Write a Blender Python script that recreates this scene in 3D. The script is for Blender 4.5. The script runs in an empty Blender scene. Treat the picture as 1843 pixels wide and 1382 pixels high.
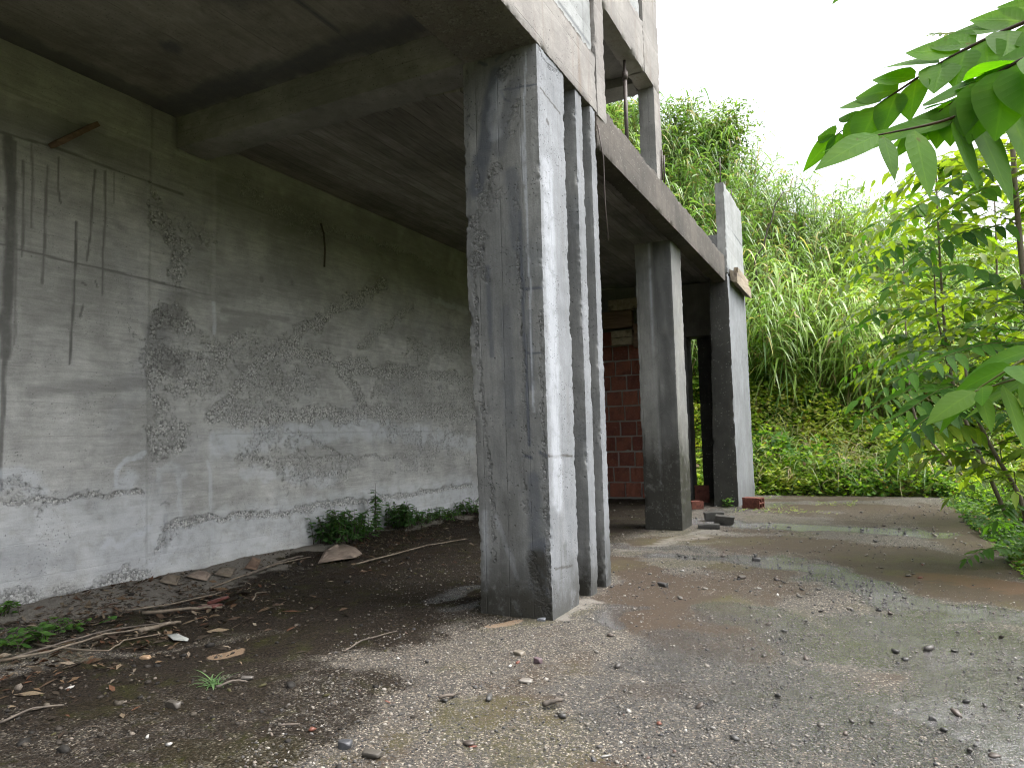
import bpy, math, random
import numpy as np
from mathutils import Matrix, Vector

rng = np.random.default_rng(7)
random.seed(7)
sc = bpy.context.scene
COL = sc.collection
R = math.radians

# ------------------------------------------------------------------ noise
def _h(ix, iy, iz, s):
    h = (ix.astype(np.int64) * 374761393 + iy.astype(np.int64) * 668265263 + iz.astype(np.int64) * 1274126177 + s * 974711) & 0xffffffff
    h = ((h ^ (h >> 13)) * 1274126177) & 0xffffffff
    h = (h ^ (h >> 16)) & 0xffff
    return h / 65535.0

def vnoise(p, s=0):
    p = np.asarray(p, float)
    i = np.floor(p); f = p - i; u = f * f * (3 - 2 * f)
    x, y, z = i[:, 0], i[:, 1], i[:, 2]
    o = 0
    for a in (0, 1):
        for b in (0, 1):
            for c in (0, 1):
                w = (u[:, 0] if a else 1 - u[:, 0]) * (u[:, 1] if b else 1 - u[:, 1]) * (u[:, 2] if c else 1 - u[:, 2])
                o = o + w * _h(x + a, y + b, z + c, s)
    return o

def fbm(p, octv=4, s=0):
    p = np.asarray(p, float); o = 0; a = 1.0; t = 0
    for k in range(octv):
        o = o + a * vnoise(p * (2.03 ** k) + 17.3 * k, s + k); t += a; a *= .52
    return o / t

def smooth(a, b, x):
    t = np.clip((x - a) / (b - a), 0, 1)
    return t * t * (3 - 2 * t)

def polydist(q, line):
    best = np.full(len(q), 1e9)
    L = np.array(line, float)
    if len(L) == 1:
        return np.hypot(q[:, 0] - L[0, 0], q[:, 1] - L[0, 1])
    for a, b in zip(L[:-1], L[1:]):
        ab = b - a; l2 = max(ab @ ab, 1e-9)
        t = np.clip(((q - a) @ ab) / l2, 0, 1)
        d = q - (a + t[:, None] * ab)
        best = np.minimum(best, np.hypot(d[:, 0], d[:, 1]))
    return best

def paint(q2, q3, strokes, wob=.05, wscale=9.0, soft=.55):
    """strokes: (channel, half width, strength, polyline); masks of wear and painted light with wobbly edges"""
    out = np.zeros((len(q2), 4))
    w1 = fbm(q3 * wscale, 4, 91) - .5; w2 = fbm(q3 * wscale, 4, 57) - .5
    for ch, w, st, line in strokes:
        k = min(wob, w * .8) * (2 if ch != 1 or w > .06 else .7)
        q = q2 + np.stack([w1, w2], 1) * k * 2
        d = polydist(q, line)
        m = st * (1 - smooth(w * soft, w * (1.9 - soft), d))
        out[:, ch] = np.maximum(out[:, ch], m)
    return out

# ------------------------------------------------------------------ objects
def tag(o, label=None, cat=None, group=None, kind=None):
    if label: o['label'] = label
    if cat: o['category'] = cat
    if group: o['group'] = group
    if kind: o['kind'] = kind
    return o

def empty(name, loc=(0, 0, 0)):
    o = bpy.data.objects.new(name, None)
    o.location = loc; o.empty_display_size = .2
    COL.objects.link(o)
    return o

def attach(o, parent):
    o.parent = parent
    o.matrix_parent_inverse = Matrix.Translation(-Vector(parent.location))

def obj(name, V, F, mat, parent=None, smooth_=False, col=None, colname='paint', loc=None):
    V = np.asarray(V, float)
    if loc is not None: V = V - np.array(loc, float)
    me = bpy.data.meshes.new(name)
    me.vertices.add(len(V)); me.vertices.foreach_set('co', V.ravel())
    if isinstance(F, np.ndarray):
        n, k = F.shape
        me.loops.add(n * k); me.loops.foreach_set('vertex_index', F.ravel().astype(np.int32))
        me.polygons.add(n)
        me.polygons.foreach_set('loop_start', np.arange(0, n * k, k, dtype=np.int32))
    else:
        tot = sum(len(f) for f in F)
        me.loops.add(tot); me.loops.foreach_set('vertex_index', np.array([i for f in F for i in f], np.int32))
        me.polygons.add(len(F))
        st = np.cumsum([0] + [len(f) for f in F[:-1]]).astype(np.int32)
        me.polygons.foreach_set('loop_start', st)
    me.update(calc_edges=True); me.validate()
    if smooth_: me.polygons.foreach_set('use_smooth', np.ones(len(me.polygons), bool))
    if col is not None:
        c = np.ones((len(V), 4)); c[:, :col.shape[1]] = col
        a = me.attributes.new(colname, 'FLOAT_COLOR', 'POINT'); a.data.foreach_set('color', c.ravel())
    me.materials.append(mat)
    o = bpy.data.objects.new(name, me); COL.objects.link(o)
    if loc is not None: o.location = loc
    if parent is not None: attach(o, parent)
    return o

def grid_faces(nu, nv, off=0, flip=False):
    i = np.arange(nu)[:, None]; j = np.arange(nv)[None, :]
    a = (i * (nv + 1) + j).ravel() + off
    f = np.stack([a, a + nv + 1, a + nv + 2, a + 1], 1)
    return f[:, ::-1] if flip else f

def rough_box(b0, b1, cell=.05, amp=.004, chip=.015, cell3=None, seed=1, nfreq=6.0, faces='xXyYzZ'):
    """Closed box of fine grid faces, gently uneven, with chipped edges."""
    b0 = np.array(b0, float); b1 = np.array(b1, float)
    cs = cell3 or (cell, cell, cell)
    VV, FF, off = [], [], 0
    for ax in range(3):
        u, v = [(1, 2), (2, 0), (0, 1)][ax]
        nu = max(1, int(round((b1[u] - b0[u]) / cs[u]))); nv = max(1, int(round((b1[v] - b0[v]) / cs[v])))
        for side in (0, 1):
            if 'xyz'[ax] not in faces and not side: continue
            if 'XYZ'[ax] not in faces and side: continue
            U, W = np.meshgrid(np.linspace(b0[u], b1[u], nu + 1), np.linspace(b0[v], b1[v], nv + 1), indexing='ij')
            P = np.zeros((U.size, 3)); P[:, u] = U.ravel(); P[:, v] = W.ravel(); P[:, ax] = b1[ax] if side else b0[ax]
            VV.append(P); FF.append(grid_faces(nu, nv, off, flip=not side)); off += len(P)
    P = np.concatenate(VV); F = np.concatenate(FF)
    r = min(.06, .3 * (b1 - b0).min())
    n = np.zeros_like(P); near = np.zeros_like(P)
    for ax in range(3):
        dl = (P[:, ax] - b0[ax]); dh = (b1[ax] - P[:, ax])
        wl = np.clip(1 - dl / r, 0, 1) ** 2; wh = np.clip(1 - dh / r, 0, 1) ** 2
        n[:, ax] = wh - wl; near[:, ax] = np.maximum(wl, wh)
    s = np.sort(near, 1)
    edge = s[:, 1]                                    # two faces near: an edge
    nn = n / np.maximum(np.linalg.norm(n, axis=1), 1e-6)[:, None]
    d = (fbm(P * nfreq, 4, seed) - .5) * 2 * amp
    c = np.clip(fbm(P * 44, 4, seed + 9) - .36, 0, 1) * 2.2
    c2 = np.clip(fbm(P * 5.5, 3, seed + 5) - .5, 0, 1) * 3.0
    d = d - chip * edge * (c * .55 + c2 * (.35 + c) * 1.6)
    return P + nn * d[:, None], F

def tube(pts, rad, sides=7):
    pts = [Vector(p) for p in pts]; n = len(pts)
    if not hasattr(rad, '__len__'): rad = [rad] * n
    V, F = [], []
    for i, p in enumerate(pts):
        t = (pts[min(i + 1, n - 1)] - pts[max(i - 1, 0)]).normalized()
        a = t.cross(Vector((.13, .29, .95))).normalized()
        if a.length < .1: a = t.cross(Vector((1, 0, 0))).normalized()
        b = t.cross(a)
        for k in range(sides):
            an = 2 * math.pi * k / sides
            V.append(p + (a * math.cos(an) + b * math.sin(an)) * rad[i])
    for i in range(n - 1):
        for k in range(sides):
            F.append((i * sides + k, i * sides + (k + 1) % sides, (i + 1) * sides + (k + 1) % sides, (i + 1) * sides + k))
    F.append(tuple(range(sides))[::-1]); F.append(tuple((n - 1) * sides + k for k in range(sides)))
    return V, F

def join(parts):
    V, F, o = [], [], 0
    for v, f in parts:
        v = np.asarray([tuple(x) for x in v], float); V.append(v)
        F += [tuple(int(i) + o for i in q) for q in f]; o += len(v)
    return np.concatenate(V), F

# ------------------------------------------------------------------ nodes
class M:
    def __init__(s, name):
        s.m = bpy.data.materials.new(name); s.m.use_nodes = True
        s.t = s.m.node_tree; s.t.nodes.clear()
        s.out = s.t.nodes.new('ShaderNodeOutputMaterial')
    def n(s, typ, ins=None, **kw):
        x = s.t.nodes.new('ShaderNode' + typ)
        for k, v in kw.items(): setattr(x, k, v)
        for k, v in (ins or {}).items(): s.set(x.inputs[k], v)
        return x
    def set(s, inp, v):
        if isinstance(v, bpy.types.NodeSocket): s.t.links.new(v, inp)
        elif isinstance(v, bpy.types.Node): s.t.links.new(v.outputs[0], inp)
        else:
            if hasattr(inp.default_value, '__len__') and not isinstance(v, str):
                v = tuple(v); L = len(inp.default_value)
                if len(v) == 3 and L == 4: v = v + (1,)
            inp.default_value = v
    def math(s, op, a, b=0.0, c=None, clamp=False):
        x = s.n('Math', operation=op, use_clamp=clamp); s.set(x.inputs[0], a); s.set(x.inputs[1], b)
        if c is not None: s.set(x.inputs[2], c)
        return x.outputs[0]
    def mix(s, f, a, b, mode='MIX'):
        x = s.n('Mix', data_type='RGBA', blend_type=mode); x.clamp_factor = True
        s.set(x.inputs[0], f); s.set(x.inputs[6], a); s.set(x.inputs[7], b)
        return x.outputs[2]
    def rng(s, v, a, b, c=0.0, d=1.0):
        x = s.n('MapRange', interpolation_type='SMOOTHSTEP'); s.set(x.inputs[0], v)
        for i, q in enumerate((a, b, c, d)): s.set(x.inputs[i + 1], q)
        return x.outputs[0]
    def coord(s): return s.n('TexCoord').outputs['Object']
    def mapv(s, v, scale=(1, 1, 1), rot=(0, 0, 0)):
        x = s.n('Mapping'); s.set(x.inputs[0], v); x.inputs['Scale'].default_value = scale; x.inputs['Rotation'].default_value = rot
        return x.outputs[0]
    def noise(s, v, sc_, det=4, ro=.55, dist=0.0):
        x = s.n('TexNoise'); s.set(x.inputs['Vector'], v); x.inputs['Scale'].default_value = sc_
        x.inputs['Detail'].default_value = det; x.inputs['Roughness'].default_value = ro; x.inputs['Distortion'].default_value = dist
        return x.outputs[0]
    def vor(s, v, sc_, feat='F1', rand=1.0):
        x = s.n('TexVoronoi', feature=feat); s.set(x.inputs['Vector'], v); x.inputs['Scale'].default_value = sc_
        x.inputs['Randomness'].default_value = rand
        return x
    def bump(s, h, st=.5, dist=.01, nrm=None):
        x = s.n('Bump'); x.inputs['Strength'].default_value = st; x.inputs['Distance'].default_value = dist
        s.set(x.inputs['Height'], h)
        if nrm is not None: s.set(x.inputs['Normal'], nrm)
        return x.outputs[0]
    def attr(s, name):
        return s.n('Attribute', attribute_name=name)
    def ramp(s, f, stops, interp='LINEAR'):
        x = s.n('ValToRGB'); r = x.color_ramp; r.interpolation = interp
        while len(r.elements) < len(stops): r.elements.new(.5)
        for e, (p, c) in zip(r.elements, stops):
            e.position = p; e.color = tuple(c) + (1,) if len(c) == 3 else c
        s.set(x.inputs[0], f)
        return x.outputs[0]
    def pbr(s, col, rough=.8, nrm=None, spec=.4, **kw):
        x = s.n('BsdfPrincipled'); s.set(x.inputs['Base Color'], col); s.set(x.inputs['Roughness'], rough)
        s.set(x.inputs['Specular IOR Level'], spec)
        if nrm is not None: s.set(x.inputs['Normal'], nrm)
        s.t.links.new(x.outputs[0], s.out.inputs[0])
        return s.m

ALB = .72
def concrete(name, lo, hi, across='xy', bw=.22, joint=.5, grain=.6, stain=(.075, .082, .09), alb=None, speck=0.0, light=(.52, .55, .60), patch=None, pits=1.0, streak=0.0, streakcol=(.07, .06, .05)):
    """Board-marked concrete. The 'paint' attribute holds wear and painted light: R honeycombing, G dark stain and shade, B lime bloom and sky light, A algae."""
    ALB = alb or globals()['ALB']
    lo = tuple(q * ALB for q in lo); hi = tuple(q * ALB for q in hi); light = tuple(q * ALB for q in light)
    if patch: patch = tuple(q * ALB for q in patch)
    m = M(name); P = m.coord()
    sep = m.n('SeparateXYZ', {0: P}); x, y, z = sep.outputs
    a = {'xy': m.math('ADD', x, y), 'z': z, 'x': x, 'y': y}[across]
    at = m.attr('paint'); sp = m.n('SeparateColor', {0: at.outputs['Color']}); hR, dG, lB = sp.outputs; mA = at.outputs['Alpha']
    n1 = m.noise(P, 1.3, 6, .6, .4); n2 = m.noise(P, 7, 8, .65, .3); n3 = m.noise(P, 90, 3, .6)
    col = m.mix(m.rng(n1, .34, .66), lo, hi)
    if patch: col = m.mix(m.math('MULTIPLY', m.rng(m.noise(P, .8, 5, .6, .8), .5, .68), .6), col, patch)
    st = {'xy': (9, 9, 1.2), 'z': (2, 1.2, 10), 'x': (12, .9, 3), 'y': (.9, 12, 3)}[across]
    g1 = m.noise(m.mapv(P, st), 3.2, 6, .6, .6)
    g2 = m.noise(m.mapv(P, tuple(q * 4 for q in st)), 3.0, 4, .6, .3)
    aw = m.math('ADD', a, m.math('MULTIPLY', n1, .012))
    q = m.math('DIVIDE', aw, bw)
    idn = m.n('TexWhiteNoise', {1: m.math('FLOOR', q)}, noise_dimensions='1D').outputs[0]
    fr = m.math('FRACT', q)
    jd = m.math('MULTIPLY', m.math('MINIMUM', fr, m.math('SUBTRACT', 1.0, fr)), bw)
    jl = m.math('MULTIPLY', m.rng(jd, .0015, .007, 1, 0), m.rng(n2, .38, .6))
    tone = m.math('ADD', m.math('MULTIPLY', m.math('SUBTRACT', idn, .5), .16 * joint * 2), 1.0)
    tone = m.math('MULTIPLY', tone, m.math('ADD', m.math('MULTIPLY', m.math('SUBTRACT', g1, .5), .9 * grain), 1.0))
    tone = m.math('MULTIPLY', tone, m.math('ADD', m.math('MULTIPLY', m.math('SUBTRACT', n2, .5), .7), 1.0))
    tone = m.math('MULTIPLY', tone, m.math('ADD', m.math('MULTIPLY', m.math('SUBTRACT', n3, .5), .45), 1.0))
    tone = m.math('MULTIPLY', tone, m.math('SUBTRACT', 1.0, m.math('MULTIPLY', jl, .45 * joint)))
    tv = m.n('CombineXYZ', {0: tone, 1: tone, 2: tone}).outputs[0]
    col = m.mix(1.0, col, tv, 'MULTIPLY')
    # pinholes
    vp = m.vor(P, 38); gate = m.rng(m.noise(P, 3.1, 4), .47, .58)
    pit = m.math('MULTIPLY', m.rng(vp.outputs[0], .10, .22, 1, 0), gate)
    vp2 = m.vor(P, 13); pit2 = m.math('MULTIPLY', m.rng(vp2.outputs[0], .05, .10, 1, 0), m.rng(n1, .42, .5))
    pit = m.math('MULTIPLY', m.math('MAXIMUM', pit, pit2), pits)
    col = m.mix(m.math('MULTIPLY', pit, .75), col, (.05, .05, .048))
    if streak:
        sn = m.noise(m.mapv(P, (5, 5, .35)), 2.3, 5, .65, .3)
        col = m.mix(m.math('MULTIPLY', m.rng(sn, .5, .72), streak), col, streakcol)
    # stains, with painted wall shade and sky light in the same channels
    dsum = m.math('MULTIPLY', dG, m.rng(n2, .2, .55, .55, 1.1))
    col = m.mix(dsum, col, stain)
    lsum = m.math('MULTIPLY', lB, m.rng(n2, .3, .55, .3, 1.0))
    col = m.mix(lsum, col, light)
    # honeycombing: bare aggregate
    hm = m.rng(m.math('ADD', hR, m.math('MULTIPLY', m.math('SUBTRACT', m.noise(P, 13, 6, .75), .5), 2.0)), .30, .85)
    hm = m.math('MULTIPLY', hm, m.rng(hR, .02, .12))
    wP = m.n('VectorMath', {0: P, 1: m.n('VectorMath', {0: m.n('TexNoise', {'Vector': P, 'Scale': 30.0}).outputs[1], 1: (.03, .03, .03)}, operation='MULTIPLY').outputs[0]}, operation='ADD').outputs[0]
    vh = m.vor(wP, 46); vh2 = m.vor(wP, 90)
    peb = m.mix(m.n('SeparateColor', {0: vh.outputs['Color']}).outputs[0], tuple(q * .85 for q in lo), tuple(min(1, q * 1.45) for q in hi))
    peb = m.mix(m.rng(vh.outputs[0], .46, .80), peb, tuple(q * .42 for q in lo))
    peb = m.mix(m.rng(m.noise(P, 26, 5, .75), .58, .68), peb, tuple(q * .15 for q in lo))
    col = m.mix(m.math('MULTIPLY', hm, .72), col, peb)
    # algae
    an = m.math('MULTIPLY', mA, m.rng(m.noise(P, 11, 6, .7), .25, .55, .45, 1.15))
    col = m.mix(an, col, (.030, .029, .024))
    if speck:
        vs = m.vor(P, 34); sg = m.math('MULTIPLY', m.rng(vs.outputs[0], .14, .2, 1, 0), m.rng(m.noise(P, 9, 2), .5, .56))
        col = m.mix(m.math('MULTIPLY', sg, speck), col, (.42, .41, .38))
    h = m.math('ADD', m.math('MULTIPLY', g2, .35 * grain), m.math('MULTIPLY', n3, .3))
    h = m.math('SUBTRACT', h, m.math('MULTIPLY', jl, .8 * joint))
    h = m.math('SUBTRACT', h, m.math('MULTIPLY', pit, 1.2))
    hb = m.math('MULTIPLY', m.math('MULTIPLY', m.math('ADD', vh.outputs[0], m.math('MULTIPLY', vh2.outputs[0], .5)), hm), -1.9)
    nb = m.bump(m.math('ADD', h, hb), .8, .009)
    rough = m.math('SUBTRACT', .88, m.math('MULTIPLY', an, .3))
    return m.pbr(col, rough, nb, .35)

def simple(name, c1, c2, scale=20, rough=.8, bump=.3, stretch=(1, 1, 1), spec=.4, dist=.005, c3=None):
    m = M(name); P = m.mapv(m.coord(), stretch)
    n = m.noise(P, scale, 6, .65, .4)
    c = m.mix(m.rng(n, .3, .7), c1, c2)
    if c3: c = m.mix(m.rng(m.noise(P, scale * .4, 4, .6), .52, .66), c, c3)
    return m.pbr(c, rough, m.bump(m.noise(P, scale * 3, 4, .6), bump, dist), spec)

def leafmat(name, trans=.45, rough=.42, spec=.4, tscale=(1.5, 1.7, .7), veins=False):
    m = M(name); at = m.attr('tint').outputs['Color']
    n = m.noise(m.coord(), 14, 3, .6)
    c = m.mix(m.math('MULTIPLY', m.rng(n, .3, .7), .35), at, m.mix(1.0, at, (.6, .62, .6), 'MULTIPLY'))
    nb = None
    if veins:
        u = m.n('SeparateXYZ', {0: m.attr('leafuv').outputs['Vector']}).outputs
        sa = m.math('ABSOLUTE', u[1])
        fv = m.math('PINGPONG', m.math('SUBTRACT', m.math('MULTIPLY', u[0], 9.0), m.math('MULTIPLY', m.math('POWER', sa, .8), 1.5)), .5)
        sv = m.math('MULTIPLY', m.rng(fv, .0, .10, 1, 0), m.rng(sa, .5, 1.0, .8, .15))
        mv = m.rng(sa, .03, .10, 1, 0)
        vein = m.math('MAXIMUM', mv, m.math('MULTIPLY', sv, .55))
        c = m.mix(m.math('MULTIPLY', vein, .20), c, m.mix(1.0, c, (2.2, 1.7, 2.0), 'MULTIPLY'))
        c = m.mix(m.rng(m.noise(m.coord(), 34, 3, .6), .66, .72, 0, .7), c, (.10, .085, .02))
        c = m.mix(m.math('MULTIPLY', m.rng(m.noise(m.coord(), 9, 3), .5, .68), .5), c, m.mix(1.0, c, (1.6, 1.25, .8), 'MULTIPLY'))
        nb = m.bump(m.math('ADD', m.math('MULTIPLY', vein, -1.0), m.math('MULTIPLY', fv, .8)), .15, .003)
    b = m.n('BsdfPrincipled', {'Base Color': c, 'Roughness': rough, 'Specular IOR Level': spec})
    if nb is not None: m.set(b.inputs['Normal'], nb)
    t = m.n('BsdfTranslucent', {0: m.mix(1.0, c, tscale, 'MULTIPLY')})
    x = m.n('MixShader', {0: trans, 1: b.outputs[0], 2: t.outputs[0]})
    m.t.links.new(x.outputs[0], m.out.inputs[0])
    return m.m

# ------------------------------------------------------------------ camera, sky, sun
cam = bpy.data.cameras.new('camera'); camo = bpy.data.objects.new('camera', cam); COL.objects.link(camo)
cam.sensor_width = 36; cam.lens = 24.81; cam.clip_end = 500; cam.clip_start = .02
camo.matrix_world = Matrix(((.89452045, .05588949, .44351948, 0), (.44627589, -.05415799, -.89325514, 0), (-.02590345, .99696704, -.07338756, 1.3), (0, 0, 0, 1)))
sc.camera = camo
SUN_EL, SUN_AZ = 62, 70     # overcast: a wide, weak sun high on the open side of the yard
w = bpy.data.worlds.new('World'); sc.world = w; w.use_nodes = True
nt = w.node_tree; bg = nt.nodes['Background']
sky = nt.nodes.new('ShaderNodeTexSky'); sky.sky_type = 'NISHITA'; sky.sun_disc = False
sky.sun_elevation = R(SUN_EL); sky.sun_rotation = R(SUN_AZ); sky.air_density = 1.0; sky.dust_density = 6.0; sky.ozone_density = 1.0
hs = nt.nodes.new('ShaderNodeHueSaturation'); hs.inputs['Saturation'].default_value = .25
nt.links.new(sky.outputs[0], hs.inputs['Color']); nt.links.new(hs.outputs[0], bg.inputs[0])
bg.inputs[1].default_value = .15
sl = bpy.data.lights.new('sun', 'SUN'); sl.energy = .5; sl.angle = R(35); sl.color = (1, .97, .93)
so = bpy.data.objects.new('sun', sl); COL.objects.link(so); so.location = (12, 4, 14)
az, el = R(SUN_AZ), R(SUN_EL)
sd = Vector((math.sin(az) * math.cos(el), math.cos(az) * math.cos(el), math.sin(el)))
so.rotation_euler = sd.to_track_quat('Z', 'Y').to_euler()
vs = sc.view_settings; vs.view_transform = 'Standard'; vs.look = 'None'; vs.gamma = 1; vs.exposure = 2.0
sc.cycles.max_bounces = 7; sc.cycles.diffuse_bounces = 5; sc.cycles.glossy_bounces = 3; sc.cycles.transmission_bounces = 4
sc.cycles.use_denoising = True; sc.cycles.use_adaptive_sampling = True; sc.cycles.adaptive_threshold = .02
sc.cycles.caustics_reflective = False; sc.cycles.caustics_refractive = False
sc.render.film_transparent = False; sc.cycles.filter_width = 1.15

# ------------------------------------------------------------------ building materials
WALL = concrete('wall_concrete', (.305, .305, .295), (.435, .435, .425), 'z', .28, .22, .85, patch=(.34, .345, .355), stain=(.13, .13, .125), alb=1.0, pits=.55)  # stain colour also serves the shade painted under the ceiling
NEARC = concrete('column_concrete', (0.181, 0.186, 0.185), (0.265, 0.269, 0.262), 'xy', .19, .5, .8, patch=(0.168, 0.181, 0.193), stain=(0.063, 0.071, 0.088), pits=1.2)
PALEC = concrete('pale_column_concrete', (0.198, 0.210, 0.224), (0.257, 0.271, 0.290), 'xy', .31, .35, .5, stain=(0.053, 0.050, 0.046), pits=1.3, streak=.5, streakcol=(.13, .132, .13))
CEIL = concrete('ceiling_concrete', (.255, .24, .215), (.35, .335, .305), 'x', .60, .7, .8, patch=(.15, .14, .12), pits=.8)
CEILB = concrete('board_marked_ceiling', (.24, .23, .21), (.36, .345, .32), 'x', .17, 1.3, 1.6, patch=(.16, .15, .135), pits=.3)
BEAMC = concrete('beam_concrete', (.26, .258, .245), (.37, .365, .345), 'z', .20, .5, .7, patch=(.15, .145, .13))
FACC = concrete('facade_beam_concrete', (0.244, 0.229, 0.215), (0.326, 0.311, 0.289), 'z', .33, .5, .5, patch=(0.222, 0.185, 0.155), streak=.55, streakcol=(0.148, 0.115, 0.089), stain=(0.059, 0.052, 0.044))
DARKC = concrete('blackened_edge_concrete', (0.068, 0.060, 0.050), (0.120, 0.104, 0.088), 'z', .24, .3, .4, patch=(0.040, 0.036, 0.030), streak=.7, streakcol=(0.036, 0.032, 0.028), speck=.55)
PLAST = concrete('pale_blockwork', (0.302, 0.317, 0.317), (0.374, 0.389, 0.389), 'z', .25, .5, .4, patch=(0.274, 0.274, 0.266), streak=.25, streakcol=(0.180, 0.166, 0.144))
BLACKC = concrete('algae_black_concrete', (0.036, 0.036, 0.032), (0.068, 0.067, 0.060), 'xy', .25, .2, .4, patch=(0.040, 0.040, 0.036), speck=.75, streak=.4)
GREYC = concrete('grey_column_concrete', (0.200, 0.200, 0.188), (0.288, 0.288, 0.272), 'xy', .24, .4, .7, stain=(0.056, 0.058, 0.060), speck=.25, patch=(0.216, 0.224, 0.224))
INNER = concrete('inner_concrete', (.16, .155, .14), (.24, .235, .21), 'xy', .25, .4, .5)
WOOD = simple('weathered_wood', (.20, .16, .115), (.33, .28, .21), 14, .85, .5, (1, .15, 1), c3=(.12, .095, .07))
DWOOD = simple('dark_formwork_wood', (.10, .065, .045), (.19, .125, .085), 9, .85, .4, (.3, 1, 3))
STEEL = simple('rusty_steel', (.035, .028, .024), (.075, .055, .045), 30, .65, .3, spec=.5)
CLAY = simple('red_clay', (0.094, 0.030, 0.022), (0.158, 0.054, 0.036), 25, .85, .5, c3=(0.072, 0.022, 0.014))

def brickmat():
    m = M('hollow_clay_brick'); P = m.coord()
    n = m.noise(P, 5, 6, .65); at = m.attr('paint').outputs['Color']
    sp = m.n('SeparateColor', {0: at}).outputs
    c = m.mix(sp[0], (.15, .050, .035), (.25, .092, .058))
    c = m.mix(m.rng(n, .45, .7), c, (.10, .036, .028))
    c = m.mix(m.math('MULTIPLY', m.rng(m.noise(P, 30, 4), .55, .7), .35), c, (.34, .22, .18))
    x = m.n('SeparateXYZ', {0: P}).outputs[0]
    g = m.math('PINGPONG', x, .012)
    c = m.mix(m.rng(g, .001, .005, .45, 0), c, (.08, .02, .015))
    mort = m.mix(n, (.20, .19, .175), (.32, .305, .285))
    c = m.mix(sp[1], c, mort)
    h = m.math('ADD', m.math('MULTIPLY', m.rng(g, 0, .006), m.math('SUBTRACT', 1.0, sp[1])), m.math('MULTIPLY', m.noise(P, 60, 4), .4))
    return m.pbr(c, .85, m.bump(h, .6, .006), .3)
BRICK = brickmat()

# ------------------------------------------------------------------ the building
B = empty('concrete_building', (-4, 8.5, 0))
tag(B, 'unfinished grey concrete building with open bays, raw columns and a long stained back wall', 'building')

def block(name, b0, b1, mat, cell=.06, amp=.004, chip=.014, seed=1, strokes=None, plane=None, label=None, warp=None, cell3=None, faces='xXyYzZ', nfreq=6.0, fill=None, parent=None):
    V, F = rough_box(b0, b1, cell, amp, chip, cell3, seed, nfreq, faces)
    col = np.zeros((len(V), 4))
    if strokes:
        for pl, st in strokes.items():
            ax = {'x': (1, 2), 'y': (0, 2), 'z': (0, 1)}[pl]
            lim = {'x': b1[0], 'y': b0[1], 'z': b0[2]}[pl]
            k = {'x': 0, 'y': 1, 'z': 2}[pl]
            on = np.abs(V[:, k] - lim) < .03
            p = paint(V[:, list(ax)], V, st)
            col[on] = np.maximum(col[on], p[on])
    if fill: col = np.maximum(col, fill(V))
    if warp: V = warp(V)
    o = obj(name, V, F, mat, parent or B, True, col)
    if label: o['label'] = label
    return o

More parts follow.
